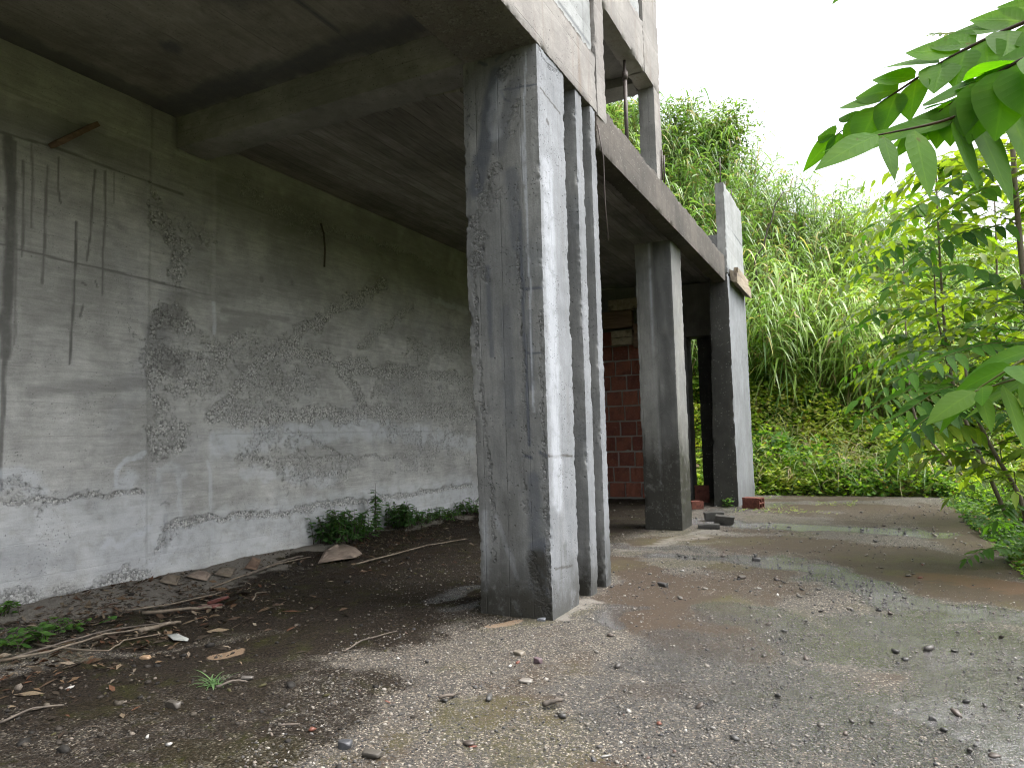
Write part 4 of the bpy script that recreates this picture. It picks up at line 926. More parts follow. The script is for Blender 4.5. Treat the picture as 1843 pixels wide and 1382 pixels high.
# small chips: nothing in the photo tells these apart
chips = [(-1.820, 7.505, 0.060),(-1.627, 7.358, 0.050),(-1.384, 7.608, 0.070),(-0.526, 6.215, 0.050),(-0.409, 6.257, 0.060),(-0.749, 6.528, 0.050),(-0.686, 6.430, 0.040),(-0.519, 5.948, 0.050),(-0.089, 6.371, 0.040),(-0.282, 5.880, 0.040),(-0.348, 5.535, 0.050),(0.087, 5.648, 0.060),(-0.536, 4.944, 0.050),(-0.431, 5.247, 0.050),(-0.648, 5.089, 0.040),(0.088, 4.723, 0.060),(0.263, 4.838, 0.070),(-0.370, 4.409, 0.050),(0.133, 4.588, 0.050),(0.385, 4.863, 0.050),(0.676, 5.253, 0.040),(0.358, 4.002, 0.050),(0.426, 3.985, 0.040),(0.296, 3.824, 0.060),(-0.046, 3.586, 0.040),(-0.124, 3.547, 0.040),(-0.149, 3.409, 0.040),(0.234, 3.608, 0.050),(0.303, 3.416, 0.050),(0.386, 3.409, 0.050),(-0.453, 3.745, 0.050),(-0.592, 4.365, 0.040),(-0.770, 3.460, 0.050),(-0.566, 3.172, 0.050),(0.414, 7.737, 0.050),(0.060, 7.414, 0.040),(1.079, 11.145, 0.060),(0.523, 10.418, 0.050),(0.149, 10.545, 0.050),(-0.242, 10.325, 0.060),(-0.973, 10.129, 0.050),(-1.258, 10.481, 0.050),(-1.738, 3.152, 0.070),(-1.307, 3.867, 0.060),(-1.532, 4.423, 0.050),(-1.935, 3.054, 0.050),(-2.354, 3.532, 0.050),(-1.586, 2.681, 0.060),(-1.329, 3.098, 0.050)]
for i, (a_, b_, s_) in enumerate(chips):
    t_ = [DK, (.06, .055, .05), (.075, .06, .05)][i % 3]
    tag(chip('stone_chip', (a_, b_), s_ * .7, t_, 200 + i), 'small dark stone chip lying loose on the yard', 'stone chip', 'dark stone chips strewn over the yard')
pale = [(-1.443, 6.941, 0.050),(-1.351, 6.577, 0.050),(-0.681, 5.950, 0.050),(-0.787, 5.272, 0.040),(-1.867, 3.642, 0.050),(-2.556, 3.529, 0.050),(-2.938, 2.170, 0.050),(-2.772, 2.154, 0.050),(-3.918, 2.425, 0.050),(-1.012, 2.801, 0.050)]
for i, (a_, b_, s_) in enumerate(pale):
    tag(chip('stone_chip', (a_, b_), s_ * .55, PALE, 300 + i), 'small whitish stone chip standing out from the darker yard', 'stone chip', 'whitish stone chips strewn over the yard')
reds = [(-0.897, 3.197, 0.040),(-1.557, 2.670, 0.040),(-2.187, 2.926, 0.030),(-2.301, 2.521, 0.050),(-0.757, 6.600, 0.040),(0.348, 7.032, 0.050),(-1.852, 3.711, 0.040),(0.412, 7.706, 0.050)]
for i, (a_, b_, s_) in enumerate(reds):
    tag(chip('brick_chip', (a_, b_), s_ * .6, RED, 330 + i), 'small orange red brick chip lying in the gravel', 'brick chip', 'red brick chips strewn over the yard')

# --- sticks and litter by the wall
STICK = simple('dry_stick', (.085, .068, .05), (.18, .15, .115), 18, .8, .4, (1, 1, 1), c3=(.11, .085, .06))
DSTICK = simple('dark_stick', (.05, .042, .035), (.12, .10, .08), 18, .8, .4)
def stick(pix, r, mat, label, lift=.02, bow=.0):
    pts = []
    L = len(pix)
    for i, (x, y) in enumerate(pix): pts.append((x, y, gz(x, y) + r + lift * (1 if 0 < i < L - 1 else .3)))
    dense = []
    for i in range(L - 1):
        for k_ in range(5):
            t = k_ / 5; a, b = Vector(pts[i]), Vector(pts[i + 1]); q = a.lerp(b, t)
            dense.append(q + Vector((rng.normal(0, r * .35), rng.normal(0, r * .35), abs(rng.normal(0, r * .3)))))
    dense.append(Vector(pts[-1]))
    n_ = len(dense); rr = [r * (1 - .5 * i / n_) * rng.uniform(.9, 1.12) for i in range(n_)]
    return tag(obj('stick', *tube(dense, rr, 7), mat, None, True), label, 'stick')
stick([(-4.973, 3.614), (-4.752, 3.803), (-4.590, 4.029)], .014, STICK, 'straight grey stick leading to the red clay shards')
stick([(-5.215, 3.648), (-5.024, 3.868), (-4.990, 4.264), (-5.048, 4.418)], .008, STICK, 'thin pale reed stalk lying behind the straight grey stick')
stick([(-5.278, 4.498), (-5.395, 4.995), (-5.494, 5.526), (-5.533, 6.059)], .010, STICK, 'long bowed pale stalk reaching the crumpled cardboard')
stick([(-5.395, 4.995), (-5.518, 5.550), (-5.599, 6.001)], .016, DSTICK, 'dark twig running beside the long bowed stalk')
stick([(-4.981, 2.840), (-4.506, 2.837), (-4.306, 2.904), (-4.424, 3.097), (-4.396, 3.343)], .007, STICK, 'thin bent twig in front of the bark strip')
stick([(-4.775, 2.531), (-4.653, 2.754), (-4.679, 3.134), (-4.615, 3.377)], .009, STICK, 'slender stalk lying over the litter pile at the left edge')
stick([(-4.769, 2.591), (-4.773, 2.895), (-4.777, 3.240), (-4.559, 3.603)], .008, DSTICK, 'dark slender stalk crossing behind the litter pile')
stick([(-4.528, 3.263), (-4.500, 3.421), (-4.484, 3.567)], .017, STICK, 'thick pale piece of bark on the soil')
stick([(-3.734, 1.986), (-3.728, 2.133), (-3.681, 2.253)], .007, DSTICK, 'dark stick poking in from the lower left edge')
stick([(-3.157, 2.737), (-3.114, 2.808), (-3.063, 2.856)], .008, DSTICK, 'short grey stick under the grass tuft')
stick([(-4.533, 4.284), (-4.661, 4.448), (-4.660, 4.558)], .007, STICK, 'small curved pale twig on the moss')
stick([(-4.804, 5.917), (-4.730, 6.391), (-4.744, 7.182), (-4.585, 7.830)], .009, STICK, 'pale stalk lying beyond the crumpled cardboard')
stick([(-6.042, 8.044), (-6.002, 8.656), (-5.870, 9.360)], .010, STICK, 'dry stalk near the weeds along the back wall')
stick([(-2.930, 3.496), (-2.946, 3.676), (-2.895, 3.994)], .006, DSTICK, 'thin dark twig on the soil left of the wide column')
stick([(-1.441, 3.159), (-1.400, 3.199), (-1.386, 3.235)], .014, DSTICK, 'short dark stick in the gravel before the column')
stick([(-1.961, 3.044), (-1.896, 3.151)], .010, DSTICK, 'short dark stick lying left in the gravel')
stick([(-2.461, 2.474), (-2.384, 2.533)], .006, DSTICK, 'tiny dark twig in the gravel near the bottom')

def sheet(name, pix, thick, mat, label, cat, lift=.02, tint=None, seed=0):
    """a crumpled scrap with real thickness"""
    c = np.array(pix).mean(0); g = np.random.default_rng(seed)
    ring = [np.array(p) for p in pix]; V = []
    L = len(ring)
    for lay in (1, 0):
        for fr_ in (1.0, .6, .25):
            for i, p in enumerate(ring):
                q = c + (p - c) * fr_
                h = gz(q[0], q[1]) + .004 + lift * (1 - fr_) + lift * .9 * math.sin(i * 2.4 + seed + fr_ * 3) ** 2 + thick * lay
                V.append((q[0], q[1], h))
    F = []
    for lay in (0, 1):
        o_ = lay * 3 * L
        for r_ in range(2):
            for i in range(L):
                f = (o_ + r_ * L + i, o_ + r_ * L + (i + 1) % L, o_ + (r_ + 1) * L + (i + 1) % L, o_ + (r_ + 1) * L + i)
                F.append(f if lay == 0 else f[::-1])
        f = tuple(o_ + 2 * L + i for i in range(L)); F.append(f if lay == 0 else f[::-1])
    for i in range(L): F.append((i, (i + 1) % L, 3 * L + (i + 1) % L, 3 * L + i)[::-1])
    return tag(obj(name, V, F, mat, None, False), label, cat)
CARD = simple('crumpled_cardboard', (.13, .10, .08), (.24, .19, .15), 12, .9, .5)
PAPER = simple('pale_scrap', (.2,.21,.2), (.31, .32, .3), 10, .7, .3)
sheet('cardboard', [(-5.241, 5.839), (-5.613, 6.374), (-5.671, 6.682), (-5.472, 6.743), (-5.187, 6.509), (-5.023, 6.188), (-5.035, 5.975)], .006, CARD, 'crumpled brown cardboard scrap in front of the wall weeds', 'cardboard', .035, seed=3)
sheet('leaf_scrap', [(-4.322, 3.329), (-4.304, 3.393), (-4.139, 3.358), (-4.089, 3.309), (-4.182, 3.272)], .003, PAPER, 'pale whitish dead leaf beside the bark piece', 'dead leaf', .015, seed=5)
for i, (pp, lb) in enumerate([([(-5.758, 4.351), (-5.957, 4.583), (-5.780, 4.593), (-5.597, 4.408)], 'pale curled bark scrap against the wall, leftmost of the row'), ([(-5.727, 4.612), (-5.900, 4.876), (-5.693, 4.864), (-5.535, 4.679)], 'grey bark scrap in the middle of the row by the wall'), ([(-5.667, 4.873), (-5.796, 5.086), (-5.705, 5.176), (-5.484, 4.909)], 'light bark scrap right of the others by the wall'), ([(-5.669, 5.249), (-5.883, 5.560), (-5.743, 5.540), (-5.498, 5.246)], 'reddish bark scrap farthest along the wall')]):
    sheet('bark_scrap', [tuple(q) for q in pp], .006, [STICK, CARD, STICK, DWOOD][i], lb, 'bark', .018, seed=7 + i)

# --- leaf litter and crumbs by the wall
n = 9000
ly = 2.2 + 8 * rng.random(n) ** 1.3; lx = -5.95 + np.abs(rng.normal(0, .75, n)); k = (lx < -2.8) & (rng.random(n) < np.clip(fbm(np.stack([lx, ly, 0 * ly], 1) * 2.2, 3, 13) * 2.6 - .8, .05, 1))
lx, ly = lx[k], ly[k]; n = len(lx)
lz = np.array([gz(a_, b_) for a_, b_ in zip(lx, ly)])
LITT = tintmat('leaf_litter', .75, .3)
def litter(lx, ly, lz, sizes, seed):
    g = np.random.default_rng(seed); n = len(lx); an = g.uniform(0, 6.28, n)
    d = np.stack([np.cos(an), np.sin(an), g.normal(0, .22, n)], 1); s = np.stack([-np.sin(an), np.cos(an), g.normal(0, .3, n)], 1)
    p = np.stack([lx, ly, lz + .006], 1); w = sizes * g.uniform(.12, .4, n)
    V = np.stack([p - d * sizes[:, None] / 2, p + s * w[:, None] / 2 + [0, 0, .004], p + d * sizes[:, None] / 2, p - s * w[:, None] / 2 + [0, 0, .004]], 1)
    pal = np.array([(.10, .065, .036), (.07, .045, .028), (.15, .115, .075), (.04, .03, .02), (.19, .155, .115), (.085, .04, .02)])
    c = pal[g.choice(6, n)] * g.uniform(.6, 1.2, (n, 1))
    return V.reshape(-1, 3), np.arange(n * 4).reshape(-1, 4), np.repeat(c, 4, 0)
V, F, c = litter(lx, ly, lz, np.clip(np.exp(rng.normal(-3.4, .5, n)), .012, .11), 3)
tag(obj('leaf_litter', V, F, LITT, None, False, c, 'tint'), 'brown dead leaves and stalk bits along the back wall', kind='stuff')

n = 9000
cx = rng.uniform(-5.9, -1.2, n); cy = 1.9 + 9 * rng.random(n) ** 1.6
k = rng.random(n) < np.clip(fbm(np.stack([cx, cy, 0 * cx], 1) * 1.9, 4, 15) * 2.4 - .7, .05, 1) * smooth(-1.6 - .18 * (cy - 2), -3.0 - .12 * (cy - 2), cx)
k &= ~((cx > -2.75) & (cy > 4.55) & (cy < 6))
cx, cy = cx[k], cy[k]; n = len(cx)
cz = np.array([gz(a_, b_) for a_, b_ in zip(cx, cy)]); cr = np.clip(np.exp(rng.normal(-5.0, .5, n)), .003, .03)
def crumb_tint(g, n):
    p = np.array([(.02, .018, .015), (.045, .038, .03), (.08, .068, .052), (.13, .11, .085), (.06, .055, .02), (.20, .17, .14)])
    return p[g.choice(6, n, p=[.3, .28, .16, .1, .1, .06])] * .75
tag(stones('soil_crumbs', n, np.stack([cx, cy, cz + cr * .2], 1), cr, crumb_tint, LITT, seed=9), 'dark soil crumbs and grit on the mossy floor under the roof', kind='stuff')
n = 1500
ly = 2.0 + 2.6 * rng.random(n); lx = -5.4 + (ly - 2.0) * -.2 + rng.normal(0, .55, n) + rng.random(n) * 1.2; k = (lx > -5.9) & (lx < -2.9); lx, ly = lx[k], ly[k]
V, F, c = litter(lx, ly, np.array([gz(a_, b_) for a_, b_ in zip(lx, ly)]), np.clip(np.exp(rng.normal(-3.0, .55, len(lx))), .015, .18), 8)
tag(obj('leaf_litter', V, F, LITT, None, False, c, 'tint'), 'dead leaves and broken stalk bits lying around the creepers at lower left', kind='stuff')

# ------------------------------------------------------------------ vegetation
def norm(a): return a / np.maximum(np.linalg.norm(a, axis=-1, keepdims=True), 1e-9)

def blades(P, D, L, W, droop, S, tint, seg=5, fold=.25, prof='blade', vein=1.12, uv=False):
    """many curved leaves at once: base P, direction D, length L, width W, droop, side S"""
    n = len(P); t = np.linspace(0, 1, seg + 1)
    D = norm(D); S = norm(S - D * (S * D).sum(1, keepdims=True)); N = np.cross(S, D)
    ctr = P[:, None] + D[:, None] * (L[:, None] * t)[..., None]
    ctr = ctr + np.array([0, 0, -1.0]) * (droop[:, None] * L[:, None] * t ** 2)[..., None]
    if prof == 'blade': w = np.minimum(1, .45 + t * 3) * (1 - t ** 2.2)
    else: w = np.where(t < .30, (t / .30) ** .45, np.clip(1 - ((t - .30) / .70) ** 2.0, 0, 1) ** 1.05); w = np.maximum(w, .03)
    ww = W[:, None] * .5 * w
    Lf = ctr + S[:, None] * ww[..., None] + N[:, None] * (ww * fold)[..., None]
    Rt = ctr - S[:, None] * ww[..., None] + N[:, None] * (ww * fold)[..., None]
    V = np.stack([Lf, ctr, Rt], 2).reshape(n, -1, 3)
    m_ = 3 * (seg + 1); f = []
    for i in range(seg):
        a = i * 3; f += [(a, a + 1, a + 4, a + 3), (a + 1, a + 2, a + 5, a + 4)]
    F = (np.array(f)[None] + (np.arange(n) * m_)[:, None, None]).reshape(-1, 4)
    cc = np.repeat(tint, m_, 0).reshape(n, seg + 1, 3, -1).copy(); cc[:, :, 1] *= vein
    if uv:
        q = np.zeros((n, seg + 1, 3, 3)); q[..., 0] = t[None, :, None]; q[..., 1] = np.array([-1, 0, 1.0])[None, None]; cc = np.concatenate([cc, q], 3)
    return V.reshape(-1, 3), F, cc.reshape(n * m_, -1)

def cards(P, D, S, L, W, tint):
    """small pointed two-face leaves"""
    n = len(P); D = norm(D); S = norm(S - D * (S * D).sum(1, keepdims=True)); N = np.cross(S, D)
    a = P; b = P + D * (L * .45)[:, None] + S * (W * .5)[:, None] + N * (W * .18)[:, None]
    c = P + D * L[:, None]; d = P + D * (L * .45)[:, None] - S * (W * .5)[:, None] + N * (W * .18)[:, None]
    V = np.stack([a, b, c, d], 1).reshape(-1, 3)
    F = (np.array([(0, 1, 2), (0, 2, 3)])[None] + (np.arange(n) * 4)[:, None, None]).reshape(-1, 3)
    return V, F, np.repeat(tint, 4, 0)

def lerp3(a, b, t): return np.array(a)[None] * (1 - t[:, None]) + np.array(b)[None] * t[:, None]

REEDM = leafmat('reed_leaf', .40, .38, .5, (1.35, 1.45, .9))
LEAFM = leafmat('green_leaf', .52, .48, .3, (1.6, 1.6, .5))
NEARM = leafmat('near_leaf', .60, .60, .15, (1.7, 2.0, .35), True)
BARK = simple('sapling_bark', (.11, .085, .065), (.22, .18, .145), 22, .8, .5, (1, 1, .3))
DBARK = simple('dark_stem', (.035, .028, .022), (.085, .065, .05), 22, .8, .4)

# --- the reed bank: too many canes to count
g = np.random.default_rng(21)
n = 3300
sy_ = 18.3 + 9.9 * g.random(n) ** .9; sx_ = -.34 * sy_ - 1 + g.random(n) * (sy_ * .78 + 3.0)
keep = fbm(np.stack([sx_ * .55, sy_ * .55, 0 * sx_], 1), 3, 8) > .30 - .10 * smooth(22, 26, sy_)
sx_, sy_ = sx_[keep], sy_[keep]; n = len(sx_)
sz_ = hill(sx_, sy_) - .1
Hh = g.uniform(2.3, 3.9, n) * np.where(sx_ > 1.5, .85, 1.0)
lean = norm(np.stack([g.normal(.05, .35, n), g.normal(-.55, .30, n), np.full(n, 1.35)], 1))
bend = g.uniform(.05, .4, n)
bd = norm(np.stack([g.normal(.1, .5, n), g.normal(-.9, .4, n), 0 * sx_], 1))
def cane(i_t):  # point on each cane at height fraction t
    return np.stack([sx_, sy_, sz_], 1) + lean * (Hh * i_t)[:, None] + bd * (bend * Hh * i_t ** 2.4)[:, None] - np.array([0, 0, 1.0]) * (bend * .35 * Hh * i_t ** 3)[:, None]
VV, FF, CC, off = [], [], [], 0
clumpt = fbm(np.stack([sx_ * .45, sy_ * .45, 0 * sx_], 1), 3, 77)
NL = 19
for k in range(NL):
    t = np.clip(.22 + .78 * (k + g.random(n)) / NL, 0, 1)
    p = cane(t); an = g.uniform(0, 6.283, n)
    d = np.stack([np.cos(an) * .8, np.sin(an) * .8 - .35, g.uniform(.15, 1.0, n)], 1)
    L = g.uniform(.55, 1.15, n) * (1.1 - .3 * t); Wd = g.uniform(.032, .068, n)
    s = np.cross(norm(d), np.array([0, 0, 1.0])); s = s + g.normal(0, .25, (n, 3))
    mixv = np.clip(.5 + (clumpt - .5) * 1.8 + g.normal(0, .22, n) + .25 * (t - .5), 0, 1)
    c = lerp3((.065, .15, .028), (.26, .38, .085), mixv)
    yl = g.random(n) < .05; c[yl] = (.42, .37, .13); br = (g.random(n) < .10 * (1.35 - t)); c[br] = (.26, .20, .105)
    v, f, cc = blades(p, d, L, Wd, g.uniform(.7, 1.5, n), s, c, 5)
    VV.append(v); FF.append(f + off); CC.append(cc); off += len(v)
tag(obj('reed_thicket', np.concatenate(VV), np.concatenate(FF), REEDM, None, True, np.concatenate(CC), 'tint'), 'tall pale green giant reeds covering the bank behind the building', kind='stuff')
# the canes themselves
ts = [0, .35, .7, 1.0]; rings = [cane(np.full(n, q)) for q in ts]
an = np.linspace(0, 2 * np.pi, 4)[:-1]
V = np.stack([np.stack([r_ + np.array([math.cos(a), math.sin(a), 0]) * (.014 * (1 - .6 * q)) for a in an], 1) for r_, q in zip(rings, ts)], 1)
f = [(l * 3 + k, l * 3 + (k + 1) % 3, (l + 1) * 3 + (k + 1) % 3, (l + 1) * 3 + k) for l in range(3) for k in range(3)]
F = (np.array(f)[None] + (np.arange(n) * 12)[:, None, None]).reshape(-1, 4)
ct = np.repeat(lerp3((.16, .17, .06), (.30, .25, .13), g.random(n)), 12, 0)
tag(obj('reed_canes', V.reshape(-1, 3), F, REEDM, None, True, ct, 'tint'), 'thin reed canes standing inside the reed thicket', kind='stuff')

# --- brambles and low growth on the toe of the bank and along the slab
def carpet(n, xr, yr, thick, size, seed, pal, zoff=0.0, test=None, dens=.42):
    g = np.random.default_rng(seed)
    x = g.uniform(*xr, n); y = g.uniform(*yr, n)
    k = fbm(np.stack([x * .9, y * .9, 0 * x], 1), 3, seed) > dens - .12
    if test is not None: k &= test(x, y)
    x, y = x[k], y[k]; n = len(x)
    lump = fbm(np.stack([x * 1.3, y * 1.3, 0 * x], 1), 3, seed + 3)
    z = hill(x, y) + zoff + thick * (lump * 1.5 - .25) * g.random(n) ** .55
    P = np.stack([x, y, z], 1)
    an = g.uniform(0, 6.283, n)
    D = np.stack([np.cos(an), np.sin(an) - .25, g.normal(-.05, .45, n)], 1); S = np.stack([-np.sin(an), np.cos(an), g.normal(0, .45, n)], 1)
    L = g.uniform(.6, 1.3, n) * size
    v = np.clip(.5 + (fbm(P * 1.1, 3, seed + 6) - .5) * 2.4 + g.normal(0, .18, n), 0, .999)
    idx_ = v * (len(pal) - 1); i0 = idx_.astype(int); fr = (idx_ - i0)[:, None]; pa = np.array(pal)
    c = pa[i0] * (1 - fr) + pa[np.minimum(i0 + 1, len(pal) - 1)] * fr
    b = g.random(n) < .05; c[b] = (.22, .15, .08)
    return cards(P, D, S, L, L * g.uniform(.5, .75, n), c)
def put(name, parts, mat, label):
    VV, FF, CC, off = [], [], [], 0
    for v, f, c in parts: VV.append(v); FF.append(f + off); CC.append(c); off += len(v)
    return tag(obj(name, np.concatenate(VV), np.concatenate(FF), mat, None, False, np.concatenate(CC), 'tint'), label, kind='stuff')
palA = [(.055, .14, .028), (.13, .26, .042), (.25, .39, .06), (.37, .46, .10), (.44, .45, .14)]
palD = [(.025, .07, .018), (.05, .12, .026), (.085, .18, .036), (.14, .23, .045)]
put('undergrowth', [carpet(46000, (-5, 9), (15.0, 21.5), 1.25, .13, 31, palA, .02, None, .40),
                    carpet(26000, (-5, 9), (17.3, 21.2), 2.1, .15, 35, palA, .05, None, .42),
                    carpet(24000, (-4, 7), (14.85, 17.5), .8, .10, 32, palA, .0, None, .36)], LEAFM, 'tangled yellow green brambles covering the toe of the bank')
put('undergrowth', [carpet(30000, (1.22, 4.6), (4.2, 15.2), .55, .075, 33, palD, .10, lambda x, y: x < 1.6 + (y - 4) * .35, .34),
                    carpet(7000, (1.12, 1.5), (6.0, 15.0), .22, .05, 34, palD, .22, None, .40)], LEAFM, 'dark green low growth spilling over the edge of the yard')
# long grass and dry stems among the brambles
g = np.random.default_rng(41); n = 9000
x = g.uniform(-3, 7, n); y = g.uniform(15.0, 20.5, n); k = fbm(np.stack([x * .7, y * .7, 0 * x], 1), 3, 51) > .5; x, y = x[k], y[k]; n = len(x)
P = np.stack([x, y, hill(x, y) + g.uniform(.2, .8, n)], 1); an = g.uniform(0, 6.283, n)
D = np.stack([np.cos(an) * .6, np.sin(an) * .6 - .3, g.uniform(.2, 1, n)], 1)
c = lerp3((.11, .21, .06), (.32, .33, .14), g.random(n)); dr = g.random(n) < .3; c[dr] = (.34, .27, .16)
v = blades(P, D, g.uniform(.3, .8, n), g.uniform(.012, .026, n), g.uniform(.4, 1.1, n), np.cross(D, np.array([0, 0, 1.0])) + g.normal(0, .2, (n, 3)), c, 4)
put('long_grass', [v], REEDM, 'long pale grass blades arching among the brambles')

def dead_stem(pts, r, label):
    dense = []
    for a, b in zip(pts[:-1], pts[1:]):
        for q in range(4): dense.append(Vector(a).lerp(Vector(b), q / 4) + Vector((rng.normal(0, .03), rng.normal(0, .03), rng.normal(0, .03))))
    dense.append(Vector(pts[-1])); L = len(dense)
    tag(obj('dead_stem', *tube(dense, [r * (1 - .6 * i / L) for i in range(L)], 6), DSTICK if 'dark' in label else STICK, None, True), label, 'dead stem')
dead_stem([(-2.454, 18.877, 4.705), (-2.178, 18.706, 5.722), (-1.856, 18.578, 6.504), (-1.491, 18.588, 7.230)], .03, 'dark bare stem leaning up through the reeds beside the end pier')
dead_stem([(-1.813, 19.098, 3.164), (-1.318, 19.170, 3.914), (-0.900, 19.216, 4.517)], .03, 'dark forked stem low on the bank under the reeds')
dead_stem([(-1.644, 18.925, 3.559), (-0.922, 19.135, 4.013), (-0.169, 19.394, 4.045)], .025, 'pale arched cane lying across the foot of the reeds')
dead_stem([(-2.012, 17.922, 2.641), (-1.680, 17.996, 2.385), (-1.269, 18.210, 2.267)], .02, 'thin pale bent cane low beside the end pier')
dead_stem([(-1.265, 18.909, 3.316), (-0.564, 19.231, 3.641), (0.005, 19.498, 3.832)], .02, 'dark broken twig in the shaded hollow of the bank')
dead_stem([(-0.956, 18.859, 3.079), (-0.318, 19.248, 3.552), (0.180, 19.489, 3.634)], .02, 'thin grey twig lying just under the dark broken twig')

# --- leafy bushes on the skyline
def bush(name, base, h, rads, n, leaf, pal, label, cat, seed, trunk_r=.06, nclump=16):
    g = np.random.default_rng(seed)
    e = empty(name, base); tag(e, label, cat)
    b = np.array(base); cl = []
    for i in range(nclump):
        d = norm(g.normal(0, 1, (1, 3)))[0]; cl.append(b + np.array([d[0] * rads[0] * g.uniform(.3, 1), d[1] * rads[1] * g.uniform(.3, 1), h * .6 + d[2] * h * .42 * g.uniform(.4, 1)]))
    cl = np.array(cl); pk = g.integers(0, nclump, n); rr = g.uniform(.3, .62, nclump) * rads[0] * .75
    P = cl[pk] + norm(g.normal(0, 1, (n, 3))) * (rr[pk] * g.random(n) ** .45)[:, None]
    an = g.uniform(0, 6.283, n); D = np.stack([np.cos(an), np.sin(an), g.normal(-.1, .5, n)], 1); S = np.stack([-np.sin(an), np.cos(an), g.normal(0, .5, n)], 1)
    L = g.uniform(.6, 1.3, n) * leaf; v = np.clip(.5 + g.normal(0, .25, n) + .3 * (cl[pk][:, 2] - b[2]) / h - .15, 0, .999); pa = np.array(pal)
    i0 = (v * (len(pal) - 1)).astype(int); fr = (v * (len(pal) - 1) - i0)[:, None]; c = pa[i0] * (1 - fr) + pa[i0 + 1] * fr
    V, F, C = cards(P, D, S, L, L * .5, c)
    o = obj('crown', V, F, LEAFM, None, False, C, 'tint'); attach(o, e)
    parts = [tube([b, b + np.array([.05, 0, h * .3]), b + np.array([.02, .05, h * .7])], [trunk_r, trunk_r * .8, trunk_r * .4], 7)]
    for q in cl: parts.append(tube([b + np.array([0, 0, h * .3]), (b + q) / 2 + np.array([0, 0, h * .15]), q], [trunk_r * .5, trunk_r * .35, .008], 5))
    V, F = join(parts); o = obj('trunk', V, F, DBARK, None, True); attach(o, e)
palS = [(.025, .055, .020), (.05, .10, .03), (.10, .17, .045), (.15, .22, .06)]
def onhill(x, y): return (x, y, float(hill(np.array([x]), np.array([y]))[0]) - .1)
bush('skyline_bush', onhill(-5.4, 25.6), 3.3, (2.3, 1.5), 6500, .14, palS, 'dark leafy bush rising over the reeds right of the upper pillar', 'bush', 61)
bush('skyline_bush', onhill(-4.2, 26.2), 3.2, (1.7, 1.2), 4200, .14, palS, 'dark bush with a bare pointed shoot beside the taller bush', 'bush', 62, nclump=12)
bush('skyline_bush', onhill(-8.3, 25.5), 3.4, (1.6, 1.2), 4500, .16, palS, 'green bush seen through the upper opening of the building', 'bush', 63)
bush('skyline_bush', onhill(3.5, 27.5), 2.8, (2.2, 1.3), 4200, .14, palS, 'low bush on the ridge behind the saplings', 'bush', 64)
bush('skyline_bush', onhill(7.5, 26.5), 3.0, (2.4, 1.3), 4200, .15, palA, 'yellowish bush on the ridge at the right edge', 'bush', 65)
dead_stem([(-5.005, 26.869, 11.911), (-4.391, 27.112, 12.679), (-3.899, 27.305, 13.302), (-3.397, 27.517, 13.754)], .035, 'thin dark bare shoot pointing up above the skyline bush')

# --- trees of heaven on the right: feathery compound leaves
def sample(pts, t):
    pts = np.array(pts, float); d = np.r_[0, np.cumsum(np.linalg.norm(np.diff(pts, axis=0), axis=1))]; d /= d[-1]
    return np.stack([np.interp(t, d, pts[:, i]) for i in range(3)], 1)
def smoothline(pts, m=14):
    t = np.linspace(0, 1, m); p = sample(pts, t)
    for _ in range(2): p[1:-1] = (p[:-2] + 2 * p[1:-1] + p[2:]) / 4
    return p
def frond(pts, nrm, pairs, L, W, g, fwd=.35, hang=.25, lo=(.05, .13, .02), hi=(.12, .25, .035), seg=6, curl=.25, rach=.004, t0=.12, jit=.12, fold=.18, rachc=(.12, .13, .05)):
    p = smoothline(pts); nrm = np.array(nrm, float)
    ts = np.linspace(t0, .97, pairs); out = []
    for s in (-1, 1):
        tt = np.clip(ts + g.normal(0, .012, pairs) + (.015 if s > 0 else 0), 0, 1)
        b = sample(p, tt); f = norm(sample(p, np.clip(tt + .04, 0, 1)) - sample(p, np.clip(tt - .04, 0, 1)))
        side = norm(np.cross(f, nrm[None])) * s
        d = norm(side + f * (fwd + .35 * tt[:, None]) + np.array([0, 0, -1.0]) * hang + g.normal(0, jit, (pairs, 3)))
        sz = (.72 + .34 * np.sin(np.pi * np.clip(tt * .9 + .15, 0, 1))) * np.where(tt > .85, .8, 1) * g.uniform(.85, 1.1, pairs)
        S = np.cross(d, nrm[None] + g.normal(0, .22, (pairs, 3)))
        out.append(blades(b + d * L * .04, d, L * sz, W * sz * g.uniform(.9, 1.1, pairs), curl * g.uniform(.2, 1.3, pairs), S, lerp3(lo, hi, np.clip(g.normal(.5, .28, pairs), 0, 1)), seg, fold, 'ovate', 1.06, True))
    e = p[-1:]; d = norm(p[-1:] - p[-3:-2]) + np.array([[0, 0, -.2]])
    out.append(blades(e, d, np.array([L * .85]), np.array([W * .8]), np.array([curl]), np.cross(d, nrm[None]), lerp3(lo, hi, np.array([.6])), seg, fold, 'ovate', 1.06, True))
    tv, tf = tube([Vector(q) for q in p], [rach * (1.25 - .9 * i / 13) for i in range(14)], 6)
    tv = np.array([tuple(q) for q in tv]); quads = np.array([f for f in tf if len(f) == 4])
    out.append((tv, quads, np.tile(np.array(tuple(rachc) + (.5, .5, 0))[None], (len(tv), 1))))
    return out
def merge(parts):
    VV, FF, CC, off = [], [], [], 0
    for v, f, c in parts: VV.append(v); FF.append(f + off); CC.append(c); off += len(v)
    return np.concatenate(VV), np.concatenate(FF), np.concatenate(CC)
def frond_obj(parts, parent, label=None, mat=None):
    V, F, C = merge(parts); o = obj('compound_leaf', V, F, mat or NEARM, None, True, C[:, :3], 'tint'); attach(o, parent)
    a = o.data.attributes.new('leafuv', 'FLOAT_VECTOR', 'POINT'); a.data.foreach_set('vector', C[:, 3:6].ravel().copy())
    if label: o['label'] = label
    return o
